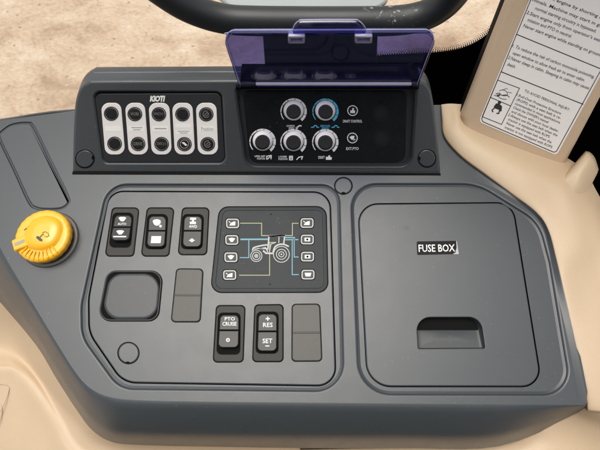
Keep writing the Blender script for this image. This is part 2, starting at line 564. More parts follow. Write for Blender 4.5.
mb.grid([[DECK.at(x, y, .0001) for x, y in LA], [DECK.at(*lerp2(a, b, .18), .0001 + .0005 * tp(i)) for i, (a, b) in enumerate(zip(LA, LB))], [DECK.at(*lerp2(a, b, .8), .0001 + .0040 * tp(i)) for i, (a, b) in enumerate(zip(LA, LB))], [DECK.at(x, y, .0002 + .0046 * tp(i)) for i, (x, y) in enumerate(LB)]], GREY, flip=True)
body = mb.build('console_body', console)


def plug_cap(P, c, rx, ry, notch, parent, mm, h=0.0):
    m = MB()
    m.fill(P, circ(c[0], c[1], rx + .1, ry + .1), h + .00025, BLACK)
    m.solid(P, P.loop(circ(c[0], c[1], rx - .9, ry - .9), h + .0006), [(0, h), (0, h + .0003), (.0004, h + .0007), (.0009, h + .0008)], mm)
    a = R(notch)
    nx, ny = c[0] + (rx - 1.6) * math.cos(a), c[1] - (ry - 1.6) * math.sin(a)
    m.fill(P, circ(nx, ny, 2.0 if abs(math.sin(a)) > .5 else 1.2, 1.2 if abs(math.sin(a)) > .5 else 2.0, 14), h + .00105, BLACK)
    return m.build('plug_cap', parent)


plug_cap(DECK, (343.4, 185.8), 9.3, 8.8, -90, console, GREY)
# smudges on the lid and the ledge
# --- fuse box lid
HOLE = [(417.6, 349.4), (415.4, 316.6), (481.5, 316.4), (486.2, 349)]
mb = MB()
LZ = -.0022
gap2 = ccw(DECK.loop(GAP2, LZ))
hole = ccw(DECK.loop(rpoly(HOLE, [2, 14, 15, 2], 8), LZ))
mb.sheet(DECK, offset(gap2, .0012), [hole], LZ, GREY2)
mb.solid(DECK, offset(gap2, .0001), [(0, LZ - .006), (0, LZ - .001), (.0004, LZ - .0003), (.0011, LZ)], GREY2, cap=False)
mb.lip(DECK, hole, [(0, LZ), (.0003, LZ - .0001), (.0006, LZ - .0006), (.0007, LZ - .0014)], GREY2)
lid = mb.build('fuse_box_lid', console)
mb = MB()
h2 = offset(hole, .0007)
# scooped finger pocket: rises towards the thumb edge
ys = [q[1] for q in h2]; y0, y1 = min(ys), max(ys)
def pocket_z(v):
    t = max(0, min(1, (v - y0) / (y1 - y0)))
    return LZ - .0050 - .011 * max(0, t - .30) ** 1.3
cx_ = sum(q[0] for q in h2) / len(h2); cy_ = (y0 + y1) / 2
rows = []
for k in range(7):
    t = k / 6
    l = [(p[0] + (cx_ - p[0]) * .06 * (1 - math.cos(t * math.pi / 2)), p[1] + (cy_ - p[1]) * .06 * (1 - math.cos(t * math.pi / 2))) for p in h2]
    rows.append([DECK.w(p, LZ - .0014 + (pocket_z(p[1]) - LZ + .0014) * math.sin(t * math.pi / 2)) for p in l])
for t in (.15, .3, .45, .6, .75, .9, .99):
    l = [(p[0] + (cx_ - p[0]) * t, p[1] + (cy_ - p[1]) * t) for p in h2]
    rows.append([DECK.w(p, pocket_z(p[1])) for p in l])
b = mb.grid(rows, PADM, closed=True)
ob = mb.build('finger_pocket', lid, sharp=60)
mb = MB(); mb.fill(DECK, [(418.6, 346.3), (485, 346.0), (485.4, 348.6), (418.5, 349.0)], LZ - .0052, BLACK)
mb.build('pocket_slot', lid)
mb = MB()
mb.fill(DECK, rpoly([(416.6, 241.4), (456.8, 240.8), (458.6, 254.0), (417.2, 255.0)], 1.2, 3), LZ + .00015, mat('black_sticker', (.006, .006, .006), .4, spec=.12))
mb.text(DECK, 'FUSE BOX', [(418.4, 244.6), (454.6, 244.2), (455.2, 251.6), (418.8, 252.0)], LZ + .0003, WHITE, .012)
mb.fill(DECK, [(456.2, 241.2), (456.8, 240.8), (458.8, 254.1), (453.0, 254.2), (454.2, 253.0), (455.6, 252.6), (455.8, 250.2), (456.6, 248.2)], LZ + .00042, SILVER)
mb.build('fuse_box_sticker', lid, 'black sticker reading FUSE BOX with a worn silver corner')
mb = MB()
for (x, y, a, b2) in ((407, 228, 3.0, 2.2), (437, 198.3, 1.6, 1.1)):
    pts = [(x + a * (1 + .35 * random.uniform(-1, 1)) * math.cos(R(k * 24)), y + b2 * (1 + .35 * random.uniform(-1, 1)) * math.sin(R(k * 24))) for k in range(15)]
    mb.fill(DECK, pts, (LZ if y > 203 else -DEPTH) + .0001, SMUDGE)
mb.build('smudge_marks', lid)['kind'] = 'stuff'

# ================================================================== SWITCH PANEL
PZ = -.0022
panel = thing('switch_panel', 'inset grey switch panel with five rocker switches, blank covers and a tractor diagram keypad', 'switch panel', tuple(DECK.at(215, 290, -.004)))
mb = MB()
gap1 = ccw(DECK.loop(GAP1, PZ))
mb.solid(DECK, offset(gap1, .0001), [(0, PZ - .006), (0, PZ - .001), (.0004, PZ - .0003), (.0011, PZ)], GREY2)
mb.build('panel_plate', panel)


def quad_loop(q, r):
    return rpoly(q, r, 6)


def lerp(a, b, t):
    return (a[0] + (b[0] - a[0]) * t, a[1] + (b[1] - a[1]) * t)


def rocker_switch(q, rk, raised, legends, label):
    """q: frame corners TL TR BR BL; rk: rocker corners TL TR BR BL (bottom edge of its top face); all pixels"""
    m = MB()
    wb = 3.4 if raised == 'low' else 1.2
    m.fill(DECK, quad_loop([(x + sx * .7, y + sy * .7) for (x, y), (sx, sy) in zip(q, ((-1, -1), (1, -1), (1, 1), (-1, 1)))], 4.6), PZ + .0002, BLACK)
    fh = PZ + .0014
    fl = DECK.loop(quad_loop(q, 4.2), fh)
    well = ccw(DECK.loop(quad_loop([(x + sx * 1.6, y + sy * 2.0) for (x, y), (sx, sy) in zip(rk, ((-1, -1), (1, -1), (1, wb), (-1, wb)))], 5), fh))
    m.sheet(DECK, offset(ccw(fl), .0008), [well], fh, BEZEL)
    m.solid(DECK, fl, [(0, PZ), (0, fh - .0007), (.0003, fh - .0002), (.0008, fh)], BEZEL, cap=False)
    m.lip(DECK, well, [(0, fh), (.0003, fh - .0002), (.0005, fh - .0008), (.0008, fh - .005)], BEZEL)
    m.sheet(DECK, offset(well, .0006), [], fh - .0048, BLACK)
    sw = m.build('rocker_switch', panel, label)
    # rocker in two tilted halves
    TL, TR, BR, BL = rk
    ml, mr = lerp(TL, BL, .47), lerp(TR, BR, .47)
    m = MB()
    hi, mid, lo = fh + .0040, fh + .0024, fh + .0017
    hT, hB = (lo, hi) if raised == 'low' else ((fh + .0034, fh + .0026) if raised == 'top' else (fh + .0022, fh + .0044))
    yT, yM, yB = [DECK.uv(*p, fh)[1] for p in (lerp(TL, TR, .5), lerp(ml, mr, .5), lerp(BL, BR, .5))]
    def hup(p): return hT + (mid - hT) * (p[1] - yT) / (yM - yT)
    def hdn(p): return mid + (hB - mid) * (p[1] - yM) / (yB - yM)
    for (loopq, rad, hf) in (([TL, TR, mr, ml], [5, 5, 0, 0], hup), ([ml, mr, BR, BL], [0, 0, 5, 5], hdn)):
        l = DECK.loop(rpoly(loopq, rad, 6), fh + .003)
        m.solid(DECK, l, [(-.0002, -.008), (0, -.0014), (.0003, -.0005), (.0009, 0)], ROCK, hf=hf)
    m.build('rocker', sw)
    m = MB()
    for half, fn in legends:
        hf = hup if half == 'up' else hdn
        k = len(m.v); fn(m, DECK, fh + .003)
        for i in range(k, len(m.v)):
            v = m.v[i]
            v.z = hf((v.x, v.y)) + .00012
    m.build('legend', sw)


def tx(s, x0, x1, y0, y1, bold=.01, mm=None, lean=0):
    return lambda m, P, h: m.text(P, s, [(x0, y0), (x1, y0), (x1 - lean, y1), (x0 - lean, y1)], h, mm or WHITE, bold)


def fl(pts, mm=None):
    return lambda m, P, h: m.fill(P, pts, h, mm or WHITE)


def st(pts, w, mm=None, closed=False):
    return lambda m, P, h: m.stroke(P, pts, w, h, mm or WHITE, closed)


def ringf(c, a, b, mm=None):
    return lambda m, P, h: m.ring(P, c, a, b, h, mm or WHITE, n=20)


def wiper(x, y, s=1.0):
    return [fl([(x - 4 * s, y - 2 * s), (x - 2 * s, y - 3 * s), (x + 2 * s, y - 3 * s), (x + 4 * s, y - 2 * s), (x + 1.4 * s, y + 1.4 * s), (x - 1.4 * s, y + 1.4 * s)])]


rocker_switch([(112.6, 208), (139, 208), (133.4, 256), (105.2, 256)], [(114.4, 214.5), (132.5, 214.5), (129.3, 241), (110.2, 241)], 'low',
              [('up', f) for f in wiper(122, 219.6)] + [('up', tx('AUTO', 117.5, 126, 222.6, 224.8))] +
              [('dn', f) for f in wiper(120.3, 233.2)] + [('dn', st([(113.5, 236.8), (126.5, 236.8)], 1.3))], 'rocker switch marked AUTO pressed at its top, leftmost of the row')
rocker_switch([(147.5, 208), (174, 208), (168.6, 256), (141.3, 256)], [(149, 216), (166.8, 216), (164.6, 247), (146, 247)], 'top',
              [('up', fl(cr([(153, 220.5), (157, 219.3), (160.5, 220.6), (160.2, 223.6), (157, 225.6), (154, 224.2)], 4))), ('up', ringf((160.4, 226), .3, 1.3)),
               ('dn', fl([(151.4, 236), (161.2, 236), (160.4, 243), (150.6, 243)]))], 'rocker switch with a lamp symbol and solid white square')
rocker_switch([(182.6, 208), (209, 208), (206.5, 254.6), (178.2, 254.6)], [(184, 216), (202.6, 216), (201, 247), (182, 247)], 'top',
              [('up', fl([(190.2, 217.8), (196.2, 217.8), (196, 219.8), (194, 219.9), (194, 221.6), (196, 221.8), (195.9, 224), (189.8, 224), (189.8, 221.8), (192, 221.6), (192.1, 219.9), (190.1, 219.8)])),
               ('up', tx('4WD', 189, 197, 225, 227.8)), ('dn', ringf((191.8, 240.2), .8, 1.8)), ('dn', st([(188.8, 240.2), (194.8, 240.2)], .7))], 'rocker switch marked 4WD with an axle symbol')
rocker_switch([(216.6, 305.6), (245, 305.6), (243, 362), (213.2, 362)], [(219.6, 314.5), (239.2, 314.5), (238.8, 348), (217.8, 348)], 'low',
              [('up', tx('PTO', 224.6, 234.8, 317, 320.4)), ('up', tx('CRUISE', 222.4, 236.4, 321.8, 325.6)), ('dn', ringf((228, 340), .9, 1.9))], 'rocker switch marked PTO CRUISE with its lower half raised')
rocker_switch([(255, 305), (283, 304.6), (283, 361.6), (252.6, 361.6)], [(258, 313.5), (277.2, 313.5), (277, 351.5), (257, 351.5)], 'both',
              [('up', st([(265.6, 318.6), (269.8, 318.6)], 1.0)), ('up', st([(267.7, 316.6), (267.7, 320.6)], 1.0)), ('up', tx('RES', 263, 272.6, 322.6, 327)),
               ('dn', tx('SET', 262.6, 272.4, 338.6, 343.2)), ('dn', st([(265.4, 346), (269.4, 346)], 1.0))], 'rocker switch marked RES and SET with plus and minus')


def blank_plug(q, label):
    m = MB()
    m.fill(DECK, quad_loop([(x + sx * .7, y + sy * .7) for (x, y), (sx, sy) in zip(q, ((-1, -1), (1, -1), (1, 1), (-1, 1)))], 4.4), PZ + .0002, BLACK)
    TL, TR, BR, BL = q
    m.solid(DECK, DECK.loop(rpoly(q, 4, 6), PZ + .001), [(0, PZ), (0, PZ + .0009), (.0003, PZ + .0014), (.0008, PZ + .0016)], TAUPE)
    ml, mr = lerp(TL, BL, .5), lerp(TR, BR, .5)
    m.tube([DECK.at(*lerp(ml, mr, .03), PZ + .0004), DECK.at(*lerp(ml, mr, .97), PZ + .0004)], .0015, TAUPE, 20)
    return m.build('blank_plug', panel, label)


blank_plug([(176.8, 269), (203, 269.2), (200, 321.8), (171.3, 321.8)], 'taupe blank plug beside the square cover')
blank_plug([(292.3, 304.4), (319.6, 304.2), (321.8, 361), (292, 361.2)], 'taupe blank plug after the RES SET switch')
# square cover
SQ = [(107.5, 271), (163.2, 271), (158.2, 321), (97.4, 321)]
m = MB()
sq = DECK.loop(quad_loop(SQ, 11), PZ)
m.fill(DECK, quad_loop([(x + sx * .6, y + sy * .6) for (x, y), (sx, sy) in zip(SQ, ((-1, -1), (1, -1), (1, 1), (-1, 1)))], 11.5), PZ + .0002, BLACK)
m.solid(DECK, sq, [(0, PZ), (0, PZ + .0009), (.0004, PZ + .0014), (.0010, PZ + .0014), (.0016, PZ + .0008), (.0020, PZ - .0004)], DARK)
cov = m.build('square_cover', panel)
m = MB()
pad = DECK.loop(rpoly([(110, 274.2), (159.6, 274), (155.6, 318.4), (101, 318.6)], 15, 10), PZ + .001)
m.solid(DECK, pad, [(-.0012, PZ - .0003), (-.0004, PZ + .0003), (.0004, PZ + .0008), (.0018, PZ + .0010)], PADM)
m.build('cover_pad', cov)
plug_cap(DECK, (128.4, 353), 11, 11.2, -95, panel, GREY2, PZ)

# keypad
m = MB()
KP = [(219.6, 207), (326, 206.6), (328, 292.2), (210.6, 292.4)]
KZ = PZ + .0012
m.fill(DECK, quad_loop([(x + sx * .7, y + sy * .7) for (x, y), (sx, sy) in zip(KP, ((-1, -1), (1, -1), (1, 1), (-1, 1)))], 10.5), PZ + .0002, BLACK)
m.solid(DECK, DECK.loop(quad_loop(KP, 10), KZ), [(0, PZ), (0, KZ - .0006), (.0003, KZ - .0001), (.0008, KZ), (.0034, KZ), (.0037, KZ - .0003), (.0042, KZ - .0004)], KEYP)
kz = KZ - .0004
pad = m.build('keypad', panel, 'dark keypad with eight keys round a tractor outline')
m = MB()
H = kz + .00012
for pts, w, c in (([(240, 223.2), (261.6, 223.2), (261.6, 235.6), (292.4, 235.6), (292.4, 223.3), (298.4, 223.3)], .8, YELL),
                  ([(239.2, 275.2), (269.6, 275.2), (269.6, 242.4), (276, 242.4)], .8, YELL),
                  ([(240.4, 239.4), (268, 239.2)], 1.5, BLUEL), ([(248.8, 240.2), (248.8, 257.6), (239.8, 257.6)], .9, BLUEL),
                  ([(285, 237.6), (295, 237.6)], 1.2, BLUEL), ([(285, 239.8), (298.4, 239.6)], 1.0, BLUEL),
                  ([(294.2, 238.2), (294.2, 257), (298.6, 257)], .9, BLUEL), ([(292.2, 240.4), (292.2, 274.6), (298.8, 274.6)], .9, BLUEL)):
    m.stroke(DECK, pts, w, H, c)
H += .00012
for c, rs in (((256.3, 255.9), (6, 4.1, 2.0)), ((281.4, 254.3), (8.3, 5.4, 3.0))):
    for r_ in rs: m.ring(DECK, c, r_ - .75, r_, H, DIAG, n=36)
    m.fill(DECK, circ(c[0], c[1], .9, n=12), H, DIAG)
for pts, w in ((cr([(252.5, 250.6), (253.4, 248), (257, 246.6), (262.6, 245.4), (267.4, 244.8)], 4, False), 1.4), ([(267.8, 249.6), (269, 236.2), (285, 235.4)], 1.4),
               ([(268.6, 236), (285.4, 235.6)], 1.6), ([(284.6, 235.6), (283.8, 243.8)], 1.3), ([(279, 236), (278.8, 243)], .8), (cr([(273, 252.4), (275, 247), (279, 244.6), (284, 244.4), (288.8, 246.6)], 5, False), 1.5),
               ([(263, 250.6), (266, 253.2), (273, 253.4)], 1.6), ([(260, 248.4), (266.4, 248.6), (267.6, 252)], 1.2), ([(269.4, 252), (271, 244), (276, 242.4)], .8), ([(253, 249.4), (266, 247.4)], .8)):
    m.stroke(DECK, pts, w, H + .00001, DIAG)
m.fill(DECK, [(270, 213.8), (272, 213.8), (271, 215)], H, BLACK); m.fill(DECK, [(269, 284.6), (271, 284.6), (270, 283.4)], H, BLACK)
m.build('tractor_diagram', pad)
ICON = {
    'flood': lambda x, y: [fl([(x - 3.2, y + 2), (x - 1.6, y - .6), (x + .6, y - 1.6), (x + 2.8, y - 2), (x + 2.6, y + 2)]), st([(x - 3.6, y - 2), (x - 2.2, y - .6)], .7)],
    'wipe': lambda x, y: [fl([(x - 3.4, y - 1.4), (x, y - 2.2), (x + 3.4, y - 1.4), (x + 1, y + 2), (x - 1, y + 2)])],
    'rear': lambda x, y: [fl([(x - 2.8, y - 1.8), (x + 2.8, y - 1.8), (x + 2.8, y + 1.8), (x - 2.8, y + 1.8)]), fl(circ(x, y, 1.1, n=10), KEY)],
    'lamp': lambda x, y: [fl([(x - 3.4, y - 1.8), (x + 3.4, y - 1.8), (x + 2.4, y + 1.8), (x - 2.4, y + 1.8)])],
}
for (x, y), ic, lb in (((232.6, 223.4), 'flood', 'topmost key in the column left of the diagram'), ((231.8, 239.9), 'wipe', ''), ((230.9, 257.2), 'wipe', ''), ((229.7, 275), 'flood', ''),
                       ((307, 223), 'flood', ''), ((307.3, 239.5), 'rear', ''), ((307.5, 256.6), 'rear', ''), ((308, 274.6), 'lamp', '')):
    m = MB()
    wx, wy = 6.5, 4.8
    sk = (x - 275) * -.0006 * wy * 1.0
    l = [(x - wx - sk, y - wy), (x + wx - sk, y - wy), (x + wx + sk, y + wy), (x - wx + sk, y + wy)]
    kh = kz + .0009
    m.fill(DECK, rpoly([(a + (a - x) * .12, b + (b - y) * .16) for a, b in l], 3, 5), kz + .0001, BLACK)
    m.solid(DECK, DECK.loop(rpoly(l, 2.4, 5), kh), [(0, kz), (0, kh - .0003), (.0003, kh)], KEY)
    inner = rpoly([(a + (x - a) * .09, b + (y - b) * .12) for a, b in l], 2.1, 5)
    m.stroke(DECK, inner, 1.15, kh + .0001, DIAG, True)
    for f in ICON[ic](x, y): f(m, DECK, kh + .00015)
    m.build('key', pad)

# ================================================================== CONTROL POD
pod = thing('control_pod', 'raised charcoal grey control pod with button strips, dial panel and flip-up blue cover', 'control unit', tuple(FACE.at(256, 172)))
OUTF = [(72, 172.6), (72.6, 140), (73.6, 112), (76, 96), (80.5, 86.5), (88, 81.5), (97, 80.4), (160, 80.0), (232, 79.6), (330, 79.5), (412, 79.5), (421, 80.5), (428, 85), (432.5, 95), (436, 120), (438.6, 145), (441, 173.6)]
out_px = cr(OUTF[:], 5, False)
fo_ = ccw(FACE.loop(out_px))
DISP = rpoly([(91, 89.6), (223.6, 90), (227.2, 165), (101.5, 165)], [8, 9, 8, 8], 8)
RECS = rpoly([(233.5, 87), (418, 87), (413, 168.6), (244.6, 168.2)], [4, 4, 14, 14], 8)
disp, recs = ccw(FACE.loop(DISP)), ccw(FACE.loop(RECS))
m = MB()
m.sheet(FACE, offset(fo_, .0030), [disp, recs], 0, POD)
def podrow(off_, back, dn, h=0.0):
    return [FACE.w(p, h) + Vector((0, back, -dn)) for p in offset(fo_, off_)]
rows = []
for k in range(7):
    a = math.pi / 2 * k / 6
    rows.append([FACE.w(p, -.003 + .003 * math.cos(a)) for p in offset(fo_, .003 - .003 * math.sin(a))])
rows += [podrow(0, .004, .0004, -.003), podrow(0, .0082, .0012, -.003), podrow(.0007, .0086, .0013, -.003), podrow(.0007, .0094, .0014, -.003), podrow(0, .0098, .0016, -.003),
         podrow(.0004, .015, .0030, -.003), podrow(.0014, .0195, .0048, -.003), podrow(.0038, .0225, .0080, -.003), podrow(.0060, .0235, .014, -.003), podrow(.006, .024, .09, -.003)]
m.grid(rows[::-1], POD, closed=True)
m.lip(FACE, disp, hollow(.0016, .0026, 5, .0008), POD)
m.sheet(FACE, offset(disp, .0020), [], -.0026, BLACK)
m.lip(FACE, recs, hollow(.0022, .0050, 5, .0010), DARK)
inner_px = rpoly([(243.6, 91.5), (406, 91.5), (404.4, 162.2), (250.6, 162.2)], [5, 5, 9, 9], 8)
m.sheet(FACE, offset(recs, .0028), [], -.0050, DARK)
m.stroke(FACE, [(292, 166), (306, 166)], 1.6, -.0047, BLACK); m.stroke(FACE, [(340, 166), (354, 166)], 1.6, -.0047, BLACK)
m.fill(FACE, circ(238, 98, 2.0, n=14), -.0047, BLACK)
m.build('pod_housing', pod)
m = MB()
strip_px = [(72.4, 171.5), (440.4, 172.8), (440.8, 175.2), (72.2, 174.2)]
m.solid(DECK, DECK.loop(strip_px, .0006), [(0, .0002), (0, .0006), (.0002, .0008)], BLACK)  # black strip standing in for the shadow gap under the pod
m.build('base_shadow_strip', pod)
plug_cap(FACE, (84.8, 159), 9.6, 9.3, 10, pod, POD)
plug_cap(FACE, (427, 158.4), 9.2, 9.2, 180, pod, POD)
m = MB(); m.fill(FACE, rpoly([(427, 92), (431, 93), (431.4, 94.6), (427.6, 93.8)], .5, 3), .0002, BLACK); 

# button panel
BP = rpoly([(94.2, 94), (220.6, 93.4), (224.8, 162), (104, 162.2)], [6, 6, 6, 6], 8)
m = MB()
BZ = -.0012
m.solid(FACE, FACE.loop(BP, BZ), [(0, -.0026), (0, BZ - .0004), (.0004, BZ)], DARK)
bpanel = m.build('button_panel', pod)
m = MB(); m.text(FACE, 'KIOTI', [(150.6, 95.6), (165.2, 95.6), (164.2, 101.8), (149.8, 101.8)], BZ + .00015, WHITE, .055, .92)
m.build('badge', bpanel)
STR = [((100.8, 120.8, 105.2, 125.2), (111.3, 113.6), (114.6, 143.6)), ((124.8, 144.6, 128.8, 148.6), (134.9, 114), (138.0, 143.8)), ((148.4, 169.2, 151.8, 171.8), (158.9, 114.1), (161.6, 143.9)),
       ((172, 192.3, 174.8, 195), (182.5, 114.2), (184.4, 144)), ((195.8, 216.3, 198, 218.2), (206.2, 114.2), (207.7, 144))]
SLAB = ['pale button strip with two unmarked buttons', 'pale button strip whose buttons read WORK and DRIVE', 'pale button strip whose buttons read INC and DEC', 'pale button strip with one symbol on its lower button', 'pale button strip with pictograms on both buttons']
for i, ((a, b, c, e), u1, u2) in enumerate(STR):
    m = MB()
    l = [(a, 103), (b, 103), (e, 154.6), (c, 154.6)]
    sz = BZ + .0006
    m.solid(FACE, FACE.loop(rpoly(l, 7.4, 8), sz), [(0, BZ), (0, sz - .0002), (.0003, sz)], STRIP)
    tcx = (a + b) / 2 + ((c + e) / 2 - (a + b) / 2) * .5
    rows_ = [(128.6, 5.4)] if i != 3 else [(125.6, 4.2), (132.2, 4.6)]
    for yy, hh in rows_:
        xx = tcx + (yy - 128.6) * .06
        m.fill(FACE, rpoly([(xx - 8.2, yy - hh / 2), (xx + 8, yy - hh / 2), (xx + 8.3, yy + hh / 2), (xx - 7.9, yy + hh / 2)], .7, 3), sz + .0001, PAPER)
    if i == 1:
        m.stroke(FACE, [(tcx - 5.4, 127.6), (tcx + 5.6, 127.6)], .8, sz + .0002, PRINTG); m.stroke(FACE, [(tcx - 3.6, 129.8), (tcx + 3.8, 129.8)], .8, sz + .0002, PRINTG)
    if i == 2: m.stroke(FACE, [(tcx - 6, 128.6), (tcx + 6, 128.6)], 1.0, sz + .0002, PRINTG)
    if i == 3:
        m.stroke(FACE, [(tcx - 6, 131.2), (tcx + 6, 131.2)], .7, sz + .0002, PRINTG); m.stroke(FACE, [(tcx - 3.8, 133), (tcx + 4.2, 133)], .7, sz + .0002, PRINTG)
    if i == 4: m.text(FACE, 'Position', [(tcx - 6, 126.8), (tcx + 6.2, 126.8), (tcx + 6.4, 130.8), (tcx - 5.8, 130.8)], sz + .0002, PRINTG)
    stp = m.build('button_strip', pod, SLAB[i])
    words = {1: ('WORK', 'DRIVE'), 2: ('INC(+)', 'DEC(-)')}.get(i)
    for j, c_ in enumerate((u1, u2)):
        m = MB()
        m.solid(FACE, FACE.loop(circ(c_[0], c_[1], 7.3, 7.1), sz), [(0, sz), (0, sz + .0003), (.0003, sz + .0005), (.0009, sz + .0004), (.0011, sz - .0001)], DARK)
        m.solid(FACE, FACE.loop(circ(c_[0], c_[1], 5.9, 5.7), sz), [(0, sz - .0002), (0, sz + .0003), (.0004, sz + .0007), (.0016, sz + .0008)], RUBBER)
        bh = sz + .00095
        if words:
            w = 4.4
            m.text(FACE, words[j], [(c_[0] - w, c_[1] - 1.7), (c_[0] + w, c_[1] - 1.7), (c_[0] + w, c_[1] + 1.7), (c_[0] - w, c_[1] + 1.7)], bh, PRINTD, .01)
        if i == 4:
            m.ring(FACE, c_, 2.9, 3.6, bh, PRINTD, 30, 290, 24)
            m.stroke(FACE, [(c_[0] - 2, c_[1] + 1.4), (c_[0] + .8, c_[1] - 2), (c_[0] + 2.6, c_[1] - .2), (c_[0] - .6, c_[1] + 2)], .7, bh, PRINTD)
        if i == 3 and j == 1:
            m.ring(FACE, c_, 3.9, 4.5, bh, PRINTG, n=28)
            m.fill(FACE, [(c_[0] - 3, c_[1] - 1.6), (c_[0] - .4, c_[1] - 2), (c_[0] + 3, c_[1] + 1), (c_[0] + 1.2, c_[1] + 2)], bh, STRIP)
        m.build('button', stp)

# dial panel
m = MB()
DZ = -.0038
m.solid(FACE, FACE.loop(inner_px, DZ), [(-.0009, -.0050), (-.0003, DZ - .0004), (.0004, DZ)], GLOSSB)
for c_ in ((381, 113), (381.4, 138.4)):
    m.ring(FACE, c_, 5.2, 8.4, DZ + .00008, mat('faint_panel_disc', (.011, .012, .013), .36, spec=.35), n=36)
    m.fill(FACE, circ(c_[0], c_[1], 5.2, n=30), DZ + .00008, mat('faint_panel_centre', (.014, .015, .016), .38, spec=.35))
dpanel = m.build('dial_panel', pod)
DIALS = [((293.6, 111.2), WHITE, 'white-scaled dial beside the blue-scaled one'), ((325.5, 111.4), CYAN, 'dial with a cyan blue scale'), ((262.6, 141.6), WHITE, 'dial nearest the button strips'),
         ((293.5, 142), WHITE, 'middle dial of the lower row'), ((325.3, 142), WHITE, 'dial nearest the round indicator lamps')]
for i, (c_, cc, lb) in enumerate(DIALS):
    m = MB()
    # tapering segmented scale
    n = 8
    for k in range(n):
        a0, a1 = 140 + 270 * k / n, 140 + 270 * (k + 1) / n
        if k: a0 += 2.5
        A, B = [], []
        for j in range(7):
            a = a0 + (a1 - a0) * j / 6; t = (a - 140) / 270
            ro = 13.2; ri = ro - (.8 + 2.0 * t)
            A.append(FACE.at(c_[0] + ro * math.cos(R(a)), c_[1] + ro * .98 * math.sin(R(a)), DZ + .0001)); B.append(FACE.at(c_[0] + ri * math.cos(R(a)), c_[1] + ri * .98 * math.sin(R(a)), DZ + .0001))
        m.grid([A, B], cc, smooth=False)
    y = c_[1] + 13.2
    if i == 0: T_ = [('LOWERING', -7, 1, .6, 2.4), ('SPEED', -5, .6, 2.9, 4.8)]
    elif i == 1: T_ = [('RESPONSE', -5, 4.6, .4, 2.3), ('SPEED', -4, 3.6, 2.8, 4.8)]
    elif i == 2: T_ = [('UPPER LIMIT', -8, 2.8, .6, 2.4), ('POSITION', -5.5, 2.4, 2.9, 4.8)]
    elif i == 3: T_ = [('LOWER', -15, -6.5, .6, 2.4), ('POSITION', -15, -6, 2.9, 4.8)]
    else: T_ = [('DRAFT', -7, -.6, .8, 3.6)]
    for s_, x0, x1, y0, y1 in T_:
        m.text(FACE, s_, [(c_[0] + x0, y + y0), (c_[0] + x1, y + y0), (c_[0] + x1, y + y1), (c_[0] + x0, y + y1)], DZ + .0001, cc, .01)
    hx = DZ + .0001
    if i == 0:
        m.stroke(FACE, [(c_[0] + 2, y + 4), (c_[0] + 6, y + 1.2), (c_[0] + 8, y + 1.6)], 1.2, hx, cc); m.fill(FACE, circ(c_[0] + 3.2, y + 3.6, 1.2, n=10), hx, cc)
    if i == 1:
        for sx in (-10.5, 10): m.stroke(FACE, [(c_[0] + sx - 4, y + 2.8), (c_[0] + sx - 1.4, y + 2.6), (c_[0] + sx - .6, y + 1), (c_[0] + sx + 1.4, y + 1), (c_[0] + sx + 2, y + 2.6), (c_[0] + sx + 4, y + 2.8)], .9, hx, cc)
    if i == 2: m.stroke(FACE, [(c_[0] + 4.2, y + 4.8), (c_[0] + 4.2, y + 1.4), (c_[0] + 8.6, y + .6), (c_[0] + 8.4, y + 4.4)], 1.0, hx, cc); m.stroke(FACE, [(c_[0] + 5, y + 4.4), (c_[0] + 8, y + 1.2)], .9, hx, cc)
    if i == 3:
        m.stroke(FACE, [(c_[0] - 4, y + 1), (c_[0] - 4, y + 4.6), (c_[0] - 1, y + 4.6), (c_[0] - 1, y + 1)], .9, hx, cc, True); m.fill(FACE, circ(c_[0] - 2.5, y + 2.6, .9, n=10), hx, cc)
        m.stroke(FACE, [(c_[0] + 3, y + 4.6), (c_[0] + 5.4, y + 2), (c_[0] + 9, y + 1.4), (c_[0] + 8, y + 4.4)], 1.0, hx, cc)
    if i == 4: m.fill(FACE, [(c_[0] + .6, y + 4.6), (c_[0] + .6, y + 1.4), (c_[0] + 2.6, y + 1.8), (c_[0] + 3.2, y + .2), (c_[0] + 4.8, y + .2), (c_[0] + 4.8, y + 1.8), (c_[0] + 6.6, y + 2), (c_[0] + 6.2, y + 4.6)], hx, cc)
    scale = None
    # the knob: pale tapering collar and dark cap
    k_ = MB()
    kb = DZ + .0052
    k_.solid(FACE, FACE.loop(circ(c_[0], c_[1], 9.9, 9.7, 48), DZ + .003), [(-.0004, DZ), (-.0002, DZ + .0012), (.0002, DZ + .0022), (.0012, DZ + .0034), (.0024, DZ + .0044)], KRING, cap=False)
    kn = k_.build('dial', pod, lb)
    k_ = MB()
    k_.solid(FACE, FACE.loop(circ(c_[0], c_[1], 7.1, 6.9, 40), DZ + .0044), [(-.0002, DZ + .0020), (0, DZ + .0046), (.0003, DZ + .0054), (.0012, DZ + .0056)], KNOB)
    k_.build('knob_cap', kn)
    m.build('scale', kn)
